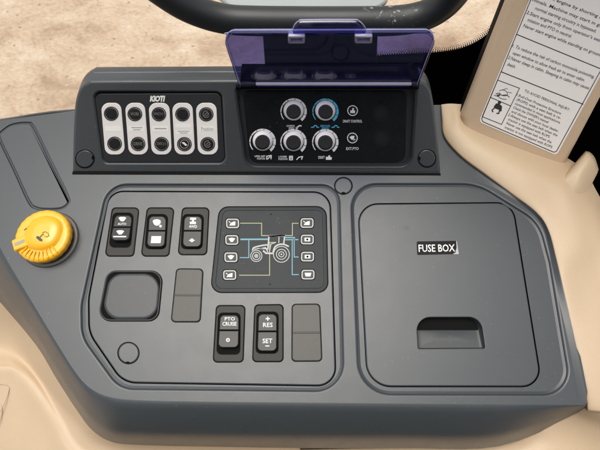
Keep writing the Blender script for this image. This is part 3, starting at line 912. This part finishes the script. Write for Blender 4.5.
for c_, s_, w in (((352.6, 110.6), 'DRAFT CONTROL', 9.6), ((352.4, 138), 'EXT.PTO', 6.2)):
    m = MB()
    m.solid(FACE, FACE.loop(circ(c_[0], c_[1], 5.8, 5.7, 36), DZ), [(0, DZ), (0, DZ + .0006), (.0004, DZ + .0009)], KEY)
    m.ring(FACE, c_, 4.5, 5.3, DZ + .001, WHITE, n=36)
    x, y = c_
    if w > 8: m.fill(FACE, [(x - 2.4, y + 2.4), (x - 2.2, y - .4), (x - .6, y), (x - .2, y - 2.6), (x + 1.4, y - 2.4), (x + 1.2, y - .4), (x + 2.6, y + .4), (x + 2.2, y + 2.6)], DZ + .001, WHITE)
    else:
        m.fill(FACE, [(x - 3, y - .8), (x - .8, y - 2.2), (x + 2.2, y - 2), (x + 1.6, y + .6), (x - .2, y + 2), (x - 1.6, y + .8)], DZ + .001, WHITE)
        m.stroke(FACE, [(x + 1, y + 2.4), (x + 2.8, y + 1)], .8, DZ + .001, WHITE)
    m.text(FACE, s_, [(x - w, y + 9.2), (x + w, y + 9.2), (x + w, y + 12), (x - w, y + 12)], DZ + .00012, WHITE, .012)
    m.build('indicator', pod, 'round indicator lamp above the words ' + s_)

ht = FACE.at(330, 79.5)
xl, xr = FACE.at(243, 79.5).x, FACE.at(413, 79.5).x
m = MB()
m.patch([[Vector((x, ht.y + dy, ht.z + dz)) for x in (xl, xl + .002, 0, xr - .002, xr)] for dy, dz in ((-.004, -.0030), (-.001, .0004), (.003, .0010), (.0098, -.0002), (.0195, -.0034), (.0236, -.010), (.0242, -.02))], BLACK, 4, 4)  # black plate added to darken what shows through the open cover
m.build('dark_backing', pod)
# flip cover: hinged at the top of the recess, standing open
PHI = R(95)
HINGE = FACE.at(327, 85, .004)
CV = Plane((0, HINGE.y, HINGE.z), (1, 0, 0), (0, math.cos(PHI), math.sin(PHI)))
m = MB()
CO = rpoly([(222.6, 30.2), (437.6, 29.4), (417, 84.5), (240.2, 84.5)], [9, 9, 2, 2], 8)
co = ccw(CV.loop(CO))
m.solid(CV, co, [(0, -.0012), (0, -.0002), (.0003, .0002), (.0008, .0004)], COVER, bottom=True)
flip = m.build('flip_cover', pod, 'dark blue see-through cover standing open')
m = MB()
pts = [CV.w(q, .0016) for q in offset(co, .0008)]
m.grid([[CV.w(q, -.001) for q in offset(co, -.0004)], [CV.w(q, .0030) for q in offset(co, -.0006)], [CV.w(q, .0034) for q in offset(co, 0)], [CV.w(q, .0030) for q in offset(co, .0008)], [CV.w(q, .0005) for q in offset(co, .0010)]], COVER, closed=True)
m.build('cover_rim', flip)
EDGE = mat('pale_edge_highlight', (.36, .35, .60), .15, coat=.5)  # pale colour stands in for the bright highlights along the cover's edges
m = MB()
tpx = rpoly([(240.2, 84.5), (222.6, 30.2), (437.6, 29.4), (417, 84.5)], [0, 9, 9, 0], 8)
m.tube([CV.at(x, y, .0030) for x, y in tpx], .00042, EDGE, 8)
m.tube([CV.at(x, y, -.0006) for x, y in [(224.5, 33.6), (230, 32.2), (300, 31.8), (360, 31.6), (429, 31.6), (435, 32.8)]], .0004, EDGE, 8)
m.build('cover_edge_glint', flip)
m = MB()
tab = [(292.5, 30.5), (294.5, 25), (299, 21), (305, 19.8), (352, 19.6), (358, 20.6), (363, 24.5), (366.5, 30.5)]
m.solid(CV, CV.loop(cr(tab, 4, False)), [(0, .0005), (0, .0022), (.0004, .0028), (.0010, .0028), (.0013, .0018)], COVER, bottom=True)
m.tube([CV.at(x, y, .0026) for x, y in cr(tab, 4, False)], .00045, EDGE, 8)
m.build('pull_tab', flip)
for q in ([(288, 29.8), (305, 29.8), (305, 37.4), (288, 37.4)], [(354.4, 29.6), (372.2, 29.6), (372.2, 37.2), (354.4, 37.2)]):
    m = MB()
    m.solid(CV, CV.loop(rpoly(q, 1, 3)), [(0, .0006), (0, .0050), (.0006, .0058), (.0020, .0058), (.0024, .0030)], mat('clear_clip_plastic', (.30, .28, .42), .12, coat=.8), bottom=True)
    m.build('latch_clip', flip)
m = MB()
m.tube([FACE.at(x, 83.8, .0085) for x in (256, 262, 300, 350, 405, 412)], [.0015] * 6, STEEL, 16)
m.build('hinge_rod', pod)
m = MB()
m.tube([FACE.at(x, 83.8, .0082) for x in (239.5, 244, 250, 257)], [.0022, .0024, .0023, .0016], DARK, 16)
m.tube([FACE.at(x, 83.8, .0082) for x in (411, 413.5, 416.5, 418)], [.0018, .0026, .0026, .0022], DARK, 16)
m.tube([FACE.at(x, 86.6, .0012) for x in (236, 418.5)], .0022, BLACK, 12)
m.build('hinge_block', pod)

# ================================================================== YELLOW KNOB
kc = DECK.at(50, 239.5)
knob = thing('rotary_knob', 'round bright yellow push-and-turn knob with a black shaft symbol on grey console', 'knob', tuple(kc))
m = MB()
def circle_uv(c, r, n=72, f=None):
    return [(c.x + r * math.cos(2 * math.pi * k / n) * (f(2 * math.pi * k / n) if f else 1), c.y + r * math.sin(2 * math.pi * k / n) * (f(2 * math.pi * k / n) if f else 1)) for k in range(n)]
m.solid(DECK, circle_uv(kc, .0285), [(-.0004, -.0004), (0, .0012), (.0008, .0024), (.0028, .0030), (.0046, .0030), (.0052, .0005)], COLLAR)
m.solid(DECK, circle_uv(kc, .0195), [(0, 0), (0, .009)], COLLAR, cap=False)
m.build('collar', knob)
m = MB()
wav = lambda a: 1 + .006 * math.cos(a * 24)
m.solid(DECK, circle_uv(kc, .0262, 168, wav), [(.0030, .0072), (.0006, .0074), (0, .0084), (0, .0122), (.0006, .0138), (.0018, .0148), (.0036, .0153), (.0040, .0153)], ORANGE)
# raised crescent dome
ctr = Vector((kc.x + .0015, kc.y + .0010))
dome = [(ctr.x + (.0185 if math.cos(a - 3.6) < .3 else .0185) * math.cos(a) * (1 - .10 * math.cos(2 * a + .6)), ctr.y + .0165 * math.sin(a) * (1 + .06 * math.sin(a))) for a in [2 * math.pi * k / 64 for k in range(64)]]
m.solid(DECK, dome, [(-.0016, .0150), (-.0006, .0156), (.0004, .0170), (.0022, .0184), (.0050, .0192), (.0090, .0196)], ORANGE)
# pointer tab with stripe
a = R(205); ax = Vector((math.cos(a), math.sin(a))); ay = Vector((-ax.y, ax.x))
def tabq(c0, c1, w0, w1):
    return [tuple(Vector((kc.x, kc.y)) + ax * c + ay * w) for c, w in ((c0, -w0), (c1, -w1), (c1, w1), (c0, w0))]
m.solid(DECK, rpoly(tabq(.010, .0268, .0062, .0058), .0016, 4), [(-.0006, .0150), (0, .0166), (.0005, .0176), (.0016, .0180)], ORANGE)
# grip ribs
for k in range(9):
    an = R(228 + k * 11); e = Vector((math.cos(an), math.sin(an)))
    m.tube([Vector((kc.x + e.x * q, kc.y + e.y * q, z)) for q, z in ((.0165, .0162), (.0205, .0160), (.0245, .0148))], .0008, ORANGE, 8)
m.build('knob_cap', knob)
m = MB()
m.add([DECK.w(p, .0182) for p in tabq(.0150, .0245, .0016, .0016)], [[0, 1, 2, 3]], mat('grey_pointer_stripe', (.28, .27, .22), .5))
def kf(pts, h=.0198):
    m.fill(DECK, pts, h, INK)
SY = [(37.5, 237.3), (39, 236.4), (43.6, 239.4), (42, 241.4), (40, 241.6), (37, 239)]
kf([(36.4, 236.2), (38.4, 236), (42.4, 239.6), (42, 241.2), (39.6, 241), (36.2, 238)])
m.stroke(DECK, [(39.6, 237.6), (42, 234.8), (43.6, 234.4)], .9, .0199, INK)
m.stroke(DECK, [(43.2, 234), (42.6, 232.6), (45, 231.6), (48, 233), (48.8, 235.6), (46.6, 237), (44.4, 236)], .7, .0199, mat('brown_ink', (.18, .09, .01), .5))
for (x, y) in ((24, 228.6), (27.4, 226), (30.6, 228.4)):
    m.stroke(DECK, [(x, y + 1.6), (x + 2.6, y - .6)], .9, .0156, INK)
m.stroke(DECK, [(32.5, 224.6), (35.5, 226.2), (38, 224.4)], .9, .0156, INK)
m.build('symbol', knob)

# ================================================================== BEIGE TRIM (right) and FENDER (left)
trim = thing('cab_trim', 'cream beige moulded cab trim curving round the console and the foot of the pillar', 'trim panel', tuple(DECK.at(590, 300, -.02)))
rowsp = [
    [(441.0, 105.0, 0.0000), (442.0, 104.4, 0.0040), (450, 103.6, .0070), (458, 104, .0080), (468, 104.4, .0070), (480, 104, .000)],
    [(441.6, 118.0, 0.0000), (443.3, 117.7, 0.0055), (451, 116.5, .0085), (459, 116, .0108), (468, 116, .0030), (480, 114, -.008)],
    [(444.0, 137.0, 0.0000), (446.3, 135.0, 0.0055), (455, 130, .0108), (463, 127.5, .0112), (474, 124, .0030), (490, 120, -.008)],
    [(460.0, 156.0, 0.0000), (462.0, 153.3, 0.0055), (470, 145, .0108), (479, 140, .0112), (490, 135, .0030), (505, 130, -.008)],
    [(485.0, 175.0, 0.0000), (487.3, 172.0, 0.0055), (497, 162, .0108), (506, 155, .0112), (517, 149, .0030), (532, 142, -.008)],
    [(512.0, 195.0, 0.0000), (514.5, 191.8, 0.0055), (526, 180, .0108), (536, 171, .0112), (548, 163, .0030), (560, 154, -.008)],
    [(536.0, 213.5, 0.0000), (538.8, 210.8, 0.0055), (552, 199, .0085), (563, 188, .0112), (573, 178, .0070), (584, 170, -.004)],
    [(548.0, 233.0, 0.0000), (551.2, 231.3, 0.0050), (566, 222, .0080), (578, 210, .0085), (588, 198, .0030), (596, 190, -.010)],
    [(555.0, 258.0, 0.0000), (558.3, 257.0, 0.0045), (574, 250, .0075), (588, 240, .0075), (602, 228, .0040), (612, 220, -.015)],
    [(562.0, 288.0, -0.0010), (565.4, 287.5, 0.0035), (582, 283, .0030), (598, 278, .0030), (616, 270, .0030), (630, 262, -.015)],
    [(573.4, 340.0, -0.0030), (576.9, 339.8, 0.0010), (594, 338, .0030), (612, 336, .0030), (632, 332, .0010), (650, 328, -.015)],
    [(586.6, 405.0, -0.0100), (589.3, 405.0, -0.0045), (604, 405, -.002), (622, 404, -.002), (642, 402, -.004), (662, 400, -.02)],
    [(583, 408.5, -.020), (586, 409, -.014), (600, 413, -.010), (622, 418, -.010), (642, 420, -.012), (662, 424, -.03)],
    [(571.0, 414.0, -0.0400), (576.0, 417.5, -0.0340), (600, 430, -.030), (622, 438, -.030), (645, 444, -.032), (670, 450, -.05)],
    [(540.0, 426.0, -0.0580), (547.0, 432.0, -0.0520), (578, 454, -.048), (606, 466, -.047), (640, 478, -.05), (680, 490, -.07)],
    [(490.0, 442.0, -0.0750), (495.0, 447.0, -0.0680), (474, 468, -.065), (520, 484, -.065), (580, 500, -.07), (670, 520, -.09)],
    [(300.0, 449.0, -0.0800), (305.0, 453.5, -0.0740), (330, 474, -.07), (380, 494, -.07), (460, 520, -.075), (600, 560, -.09)]]
m = MB()
rw = [[DECK.at(r[0][0] - 2, r[0][1] + (1 if i < 6 else 0), r[0][2] - .02)] + [DECK.at(*p) for p in r] for i, r in enumerate(rowsp)]
m.patch(rw, BEIGE, 5, 6, flip=True)
m.build('trim_panel', trim, sharp=0)
# the ear beside the pillar foot
m = MB()
er = [[(548, 189, -.004), (558, 198, .001), (569, 208, .000), (583, 218, -.012), (584, 220, -.02)],
      [(562, 178, .005), (571, 182, .0115), (579, 189, .0105), (585, 199, -.002), (586, 199, -.01)],
      [(574, 165, .009), (581, 168, .017), (587, 175, .014), (590.5, 184, .002), (591, 186, -.01)],
      [(583, 154.6, .012), (588, 157, .019), (593, 163, .017), (596.5, 172, .006), (597, 174, -.01)],
      [(585.4, 152, .010), (589.6, 153.4, .015), (594.4, 159, .013), (597.6, 169.6, .003), (598, 171, -.01)],
      [(586.2, 151.2, -.004), (590.2, 152.4, -.002), (595, 158, -.003), (598.4, 168.6, -.006), (598.6, 169.6, -.02)]]
m.patch([[DECK.at(r[0][0] - .4, r[0][1] - .2, r[0][2] - .03)] + [DECK.at(*p) for p in r] for r in er], BEIGE, 6, 6, flip=True)
m.build('trim_ear', trim)

fender = thing('fender_cover', 'beige moulded fender cover under the curved front of the console', 'fender cover', tuple(DECK.at(20, 420, -.09)))
g = [
    [(-60, 225, -.04), (0, 290, -.045), (30, 327, -.045), (55, 366, -.05), (78, 402, -.05), (100, 430, -.055), (150, 438, -.06), (300, 440, -.07), (480, 440, -.075), (600, 430, -.08)],
    [(-60, 300, -.085), (0, 318, -.085), (22, 340, -.083), (46, 378, -.08), (72, 414, -.08), (98, 441, -.08), (150, 449, -.08), (300, 452, -.09), (480, 455, -.09), (600, 455, -.09)],
    [(-60, 345, -.108), (0, 347, -.106), (20, 356, -.100), (41, 381, -.093), (64, 418, -.089), (88, 449, -.088), (140, 462, -.088), (300, 470, -.1), (480, 470, -.1), (600, 480, -.1)],
    [(-60, 362, -.098), (0, 362.5, -.096), (16, 366, -.093), (34, 383, -.090), (57, 421, -.0885), (78, 453, -.088), (130, 475, -.088), (300, 490, -.1), (480, 490, -.1), (600, 495, -.1)],
    [(-60, 368, -.094), (0, 368.5, -.092), (13, 371.5, -.091), (28, 387, -.0895), (51, 424, -.089), (70, 456, -.088), (120, 485, -.088), (300, 505, -.1), (480, 505, -.1), (600, 510, -.1)],
    [(-60, 384, -.097), (0, 384, -.095), (8, 387, -.095), (20, 400, -.094), (42, 432, -.093), (60, 465, -.092), (105, 500, -.09), (300, 520, -.1), (480, 520, -.1), (600, 525, -.1)],
    [(-60, 440, -.110), (-10, 445, -.108), (0, 450, -.107), (12, 460, -.105), (25, 475, -.104), (45, 500, -.102), (90, 530, -.1), (300, 550, -.1), (480, 550, -.1), (600, 550, -.1)],
    [(-60, 520, -.13), (-10, 520, -.13), (0, 520, -.13), (12, 530, -.13), (25, 540, -.13), (45, 560, -.13), (90, 580, -.13), (300, 600, -.13), (480, 600, -.13), (600, 600, -.13)]]
m = MB()
m.patch([[DECK.at(*p) for p in r] for r in g], BEIGE, 6, 6)
m.build('cover_shell', fender, sharp=0)
m = MB()
def groove(pts, z):
    m.tube([DECK.at(x, y, z) for x, y in cr(pts, 5, False)], .0004, mat('beige_seam', (.42, .31, .21), .5), 8)
groove([(-8, 384.5), (4, 384.6), (8.6, 386.8), (9, 390), (5.4, 401), (0, 412), (-6, 420)], -.0945)
groove([(-6, 396), (-1, 400), (2, 408), (1, 418), (-4, 428)], -.099)
m.build('seam', fender)

# ================================================================== PILLAR with decal
Pb = DECK.at(515, 150, .0)
PU = Vector((1, -.40, -.13)); PV = Vector((.157, .574, .79))
PIL = Plane(Pb, PU, PV)
pillar = thing('cab_pillar', 'tan plastic cab pillar cover leaning behind the console with a white safety decal', 'pillar', tuple(Pb))
m = MB()
PO = [(452, 145), (462.6, 113), (486.5, 56), (509, -4), (530, -60), (690, -60), (640, 30), (600, 96), (566, 160), (545, 190)]
PO = rpoly([(461, 117), (512, -12), (540, -80), (700, -80), (638, 30), (561, 174.5), (540, 172), (487, 151), (463, 133)], [9, 0, 0, 0, 0, 7, 20, 40, 9], 8)
m.solid(PIL, PIL.loop(PO), [(.0, -.030), (0, -.006)] + [(.006 - .006 * math.cos(R(a)), -.006 + .006 * math.sin(R(a))) for a in (15, 30, 45, 60, 75, 90)], BEIGE2)
m.build('pillar_shell', pillar)
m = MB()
m.solid(PIL, offset(ccw(PIL.loop(PO)), -.0006), [(0, -.030), (0, -.013), (.0005, -.0125)], BLACK)  # black slab painting the gap shadow round the pillar
m.build('pillar_gap_shadow', pillar)
dec = MB()
DTL, DTR, DBR, DBL = (538, -20), (647, 26), (556.6, 155.4), (478.6, 121.8)
dh = .0003
DO = rpoly([DBL, (542, -31), (640, 4), DBR], [4, 0, 0, 4], 5)
dec.fill(PIL, DO, dh, DECAL)
inn = rpoly([(480.8, 120.8), (544, -32), (637, 4), (555.6, 153)], [3.4, 0, 0, 3.4], 5)
decal = dec.build('safety_decal', pillar, 'white safety decal with black text blocks and two small pictures')
m = MB()
dh += .00012
m.stroke(PIL, inn, .8, dh, INK, True)
m.stroke(PIL, [(516.6, 34.3), (601.2, 69)], .9, dh, INK)
m.stroke(PIL, [(500.8, 71.6), (583.4, 104.4)], .9, dh, INK)
m.stroke(PIL, [(497.6, 80), (519.5, 88.2), (501.6, 124.4), (482.2, 116.6)], .7, dh, INK, True)
m.stroke(PIL, [(490.2, 97.2), (510.8, 106)], .7, dh, INK)
m.build('decal_lines', decal)


def tline(s, p0, p1, hgt):
    """one printed line from pixel p0 to p1 (top-left and top-right of the letters), letters hgt high"""
    e = Vector((p1[0] - p0[0], p1[1] - p0[1])).normalized()
    nn = Vector((-.50, .87)) * hgt
    a, b = Vector(p0), Vector(p1)
    m.text(PIL, s, [tuple(a), tuple(b), tuple(b + nn), tuple(a + nn)], dh, INK, .008, fit=False)


m = MB()
for s_, x, y, L in (('Do not start engine by shorting across starter', 528, -13, 104), ('terminals. Machine may start in gear and move', 527, -5.0, 104), ('normal starting circuitry is bypassed.', 536.5, 6.2, 61), ('2.Start engine only from operator\u2019s seat with trans-', 528, 10.4, 96),
                    ('mission and PTO in neutral.', 529, 17.8, 44), ('Never start engine while standing on ground.', 524.6, 23.6, 79)):
    tline(s_, (x, y), (x + L, y + L * .385), 4.6)
for s_, x, y, L in (('1. To reduce the risk of carbon monoxide poisoning,', 513.6, 43.8, 82), ('open window to allow fresh air to enter cabin.', 514, 51, 72), ('2.Never sleep in cabin. Sleeping in cabin may cause', 509.2, 55.4, 81), ('death.', 508.6, 62.2, 8.2)):
    tline(s_, (x, y), (x + L, y + L * .385), 4.4)
for k, (s_, L) in enumerate((('TO AVOID PERSONAL INJURY:', 45), ('1.Roll-Over Protective Structure', 44), ('(ROPS) with a seat belt is re-', 44), ('commended in most applications.', 45.5), ('Check the OWNER\u2019s manual', 35),
                    ('and discuss with your local dealer.', 47), ('2.Always use the seat belt when the', 49), ('tractor is equipped with ROPS.', 42), ('Never use the seat belt when the', 45), ('tractor is not equipped with ROPS.', 48))):
    x, y = (525.4, 89.2) if k == 0 else (519.4 - 1.72 * (k - 1), 94.0 + 3.95 * (k - 1))
    if s_[1] == '.': x -= 1.6; y -= .7
    tline(s_, (x, y), (x + L, y + L * .43), 3.5)
m.build('decal_text', decal)
m = MB()
def px(o, pts, sc=1.0):
    e1, e2 = Vector((.93, .38)), Vector((-.42, .90))
    return [tuple(Vector(o) + e1 * x * sc + e2 * y * sc) for x, y in pts]
o = (498.6, 107.6)
m.fill(PIL, px(o, circ(-1.4, -5.2, 1.7, n=14)), dh, INK)
m.fill(PIL, px(o, [(-4, -3), (-2.6, -3.6), (0, -3.6), (2.6, -2.6), (4.2, 2.2), (3, 3), (1.4, 2), (-3.4, 2.2), (-4.8, 1)]), dh, INK)
m.stroke(PIL, px(o, [(-3.6, 2), (-4.8, 5), (-3, 6.4)]), 1.2, dh, INK); m.stroke(PIL, px(o, [(2, 2.2), (2.6, 5.4), (.4, 6.2)]), 1.2, dh, INK)
o = (502.6, 93.4)
for pts, w in (([(-6, 3), (-3, 1), (0, 2), (4, 0), (8, 1)], .7), ([(-4, -1), (-1, -3.6), (3, -3), (5, 0), (1, 2), (-3, 1.4)], .6), ([(-7, 5), (-3, 4.6), (1, 5.4), (6, 4)], .6), ([(-1, -3), (1, -6), (3, -5.6)], .5), ([(4, -3), (8, -4)], .5)):
    m.stroke(PIL, px(o, cr(pts, 4, False)), w, dh, INK)
m.fill(PIL, px(o, [(-5, 3.4), (-2.4, 2), (-1, 3), (-3, 4.6)]), dh, INK)
m.build('decal_picture', decal)

# ================================================================== WINDOW, BAR, OUTSIDE
WIN = Plane((0, .2, 0), (1, 0, 0), (0, 0, 1))      # normal points to the seat
win = thing('cab_window', 'cab side window in a black surround with a dotted border and rounded lower corner', 'window', (0.1, .2, -.1))
edge = cr([(523, -30), (511, 0), (504.5, 14.5), (496, 27.5), (484, 38.5), (469, 47), (452, 51.8), (433, 54), (410, 55.2), (370, 58), (320, 64), (200, 100), (100, 135), (-40, 165), (-160, 170)], 6, False)
uvl = WIN.loop(edge)
loopw = uvl + [(-.75, uvl[-1][1]), (-.75, -1.45), (1.0, -1.45), (1.0, .5), (uvl[0][0] + .03, .5)]
m = MB()
m.solid(WIN, loopw, [(0, -.0025), (0, -.0002), (.0002, 0)], FRAME)
m.build('window_surround', win)
m = MB()
gl = [(-.75, -.45), (.62, -.45), (.62, .5), (-.75, .5)]
m.add([WIN.w(q, -.0035) for q in gl], [[0, 1, 2, 3]], GLASS)
m.build('window_glass', win)
m = MB()
e2 = cr([(523, -30), (511, 0), (504.5, 14.5), (496, 27.5), (484, 38.5), (469, 47), (452, 51.8), (433, 54), (410, 55.2), (370, 58)], 60, False)
for row, (o_, r_) in enumerate(((.8, .95), (2.6, .80), (4.2, .60), (5.7, .42))):
    acc, last = 0, None
    step = 2.1
    for i in range(1, len(e2)):
        a, b = Vector(e2[i - 1]), Vector(e2[i]); acc += (b - a).length
        if acc >= step + (0 if last else (row % 2) * step / 2):
            acc = 0; last = 1
            t = (b - a).normalized(); nn = Vector((-t.y, t.x))
            if nn.y > 0: nn = -nn
            if nn.x > 0 and nn.y > -.2: nn = -nn
            c = b + nn * o_
            m.fill(WIN, circ(c.x, c.y, r_, n=8), -.0025, FRIT)
m.build('dot_border', win)

BAR = Plane((0, .165, 0), (1, 0, 0), (0, 0, 1))
BRUB = bar_material()
cl = [(100, -64), (130, -34), (158, -12), (182, 4), (205, 14), (228, 19.5), (255, 21), (300, 21.5), (350, 21.5), (390, 21), (415, 18), (434, 11), (450, -2), (463, -22), (478, -60)]
bar = thing('grab_bar', 'thick glossy black grab bar curving down behind the flip cover', 'grab bar', tuple(BAR.at(320, 21)))
m = MB()
pts = [BAR.at(x, y) for x, y in cr(cl, 6, False)]
m.tube(pts, .0128, BRUB, 28)
m.build('bar_tube', bar, sharp=0)
m = MB()
m.solid(BAR, BAR.loop(rpoly([(262, 22), (378, 22), (376, 78), (266, 78)], 3, 4)), [(0, -.012), (0, .001), (.001, .002)], mat('black_bracket', (.01, .011, .012), .4))
m.build('bar_bracket', bar)
# pale panel of the machine outside, seen through the loop of the bar
OUTS = Plane((0, .42, 0), (1, 0, 0), (0, .75, .66))
m = MB()
m.solid(OUTS, OUTS.loop(rpoly([(205, -60), (398, -60), (388, 4), (372, 13.5), (262, 13.5), (230, 10), (212, -6)], [2, 2, 10, 6, 8, 10, 10], 6)), [(0, -.05)] + rnd(.02, .006, 4), PALE)
ob = m.build('outer_panel')
ob['label'] = 'pale grey panel outside the window above the black grab bar'; ob['category'] = 'panel'

m = MB()
m.add([Vector((x, y, -1.6)) for x, y in ((-150, -150), (150, -150), (150, 150), (-150, 150))], [[0, 1, 2, 3]], ground_material())
g_ = m.build('ground'); g_['kind'] = 'structure'
m = MB()
GRAV = [mat('gravel_stone', (.40, .31, .22), .9), mat('gravel_stone_dark', (.36, .27, .19), .9), mat('gravel_stone_pale', (.62, .53, .42), .9)]
rg = random.Random(3)
for _ in range(2600):
    x, y = rg.uniform(-2.0, 1.3), rg.uniform(.85, 2.7)
    r_ = .002 + .006 * rg.random() ** 5
    a0 = rg.uniform(0, 6.3); sx, sy = rg.uniform(.8, 1.5), rg.uniform(.6, 1)
    ring_ = [Vector((x + r_ * sx * math.cos(a0 + k * 1.2566) * rg.uniform(.7, 1.2), y + r_ * sy * math.sin(a0 + k * 1.2566) * rg.uniform(.7, 1.2), -1.6 + r_ * .15)) for k in range(5)]
    tp_ = Vector((x + rg.uniform(-.3, .3) * r_, y + rg.uniform(-.3, .3) * r_, -1.6 + r_ * rg.uniform(.5, .8)))
    m.add(ring_ + [tp_], [[k, (k + 1) % 5, 5] for k in range(5)], rg.choice(GRAV))
o = m.build('gravel'); o['kind'] = 'stuff'
BLOCKERS = True
if BLOCKERS:
    m = MB()   # unseen partial roof and back wall, added to keep sky off the seat side
    def slab(x0, x1, y0, y1, z0, z1):
        m.solid(DECK, [(x0, y0), (x1, y0), (x1, y1), (x0, y1)], [(0, z0), (0, z1)], BLOCKERM, bottom=True)
    slab(-1.0, 1.0, -1.4, -.62, .95, 1.0)
    slab(-1.0, 1.0, -1.45, -1.4, -1.0, .95)
    o = m.build('sky_blocker'); o['kind'] = 'structure'
    m = MB(); slab(-1.0, 1.0, -1.4, .12, -.75, -.7)  # unseen floor, added to cut warm bounce from the ground
    o = m.build('bounce_blocker'); o['kind'] = 'structure'

# ------------------------------------------------------------------ light
w = bpy.data.worlds.new('World'); scene.world = w; w.use_nodes = True
nt = w.node_tree
sky = nt.nodes.new('ShaderNodeTexSky'); sky.sky_type = 'NISHITA'; sky.sun_disc = False
EL, AZ = R(76), R(-25)          # azimuth measured from +y (out of the window) towards +x
sky.sun_elevation = EL; sky.sun_rotation = AZ
sky.air_density = 1.0; sky.dust_density = 3.0; sky.ozone_density = .6
bg = nt.nodes['Background']; bg.inputs['Strength'].default_value = .11
hs = nt.nodes.new('ShaderNodeHueSaturation'); hs.inputs['Saturation'].default_value = .3
nt.links.new(sky.outputs[0], hs.inputs['Color']); nt.links.new(hs.outputs[0], bg.inputs['Color'])
sl = bpy.data.lights.new('sun', 'SUN'); sl.energy = 1.5; sl.angle = R(46); sl.color = (1, .93, .83)
so = bpy.data.objects.new('sun', sl); COL.objects.link(so)
sdir = Vector((math.sin(AZ) * math.cos(EL), math.cos(AZ) * math.cos(EL), math.sin(EL)))
so.rotation_euler = sdir.to_track_quat('Z', 'Y').to_euler()
so.location = (0, 1, 2)
vs = scene.view_settings
vs.view_transform = 'Standard'; vs.look = 'None'; vs.exposure = .82; vs.gamma = 1; vs.use_curve_mapping = False
scene.render.engine = 'CYCLES'
scene.cycles.max_bounces = 10; scene.cycles.transparent_max_bounces = 16
scene.cycles.use_denoising = True
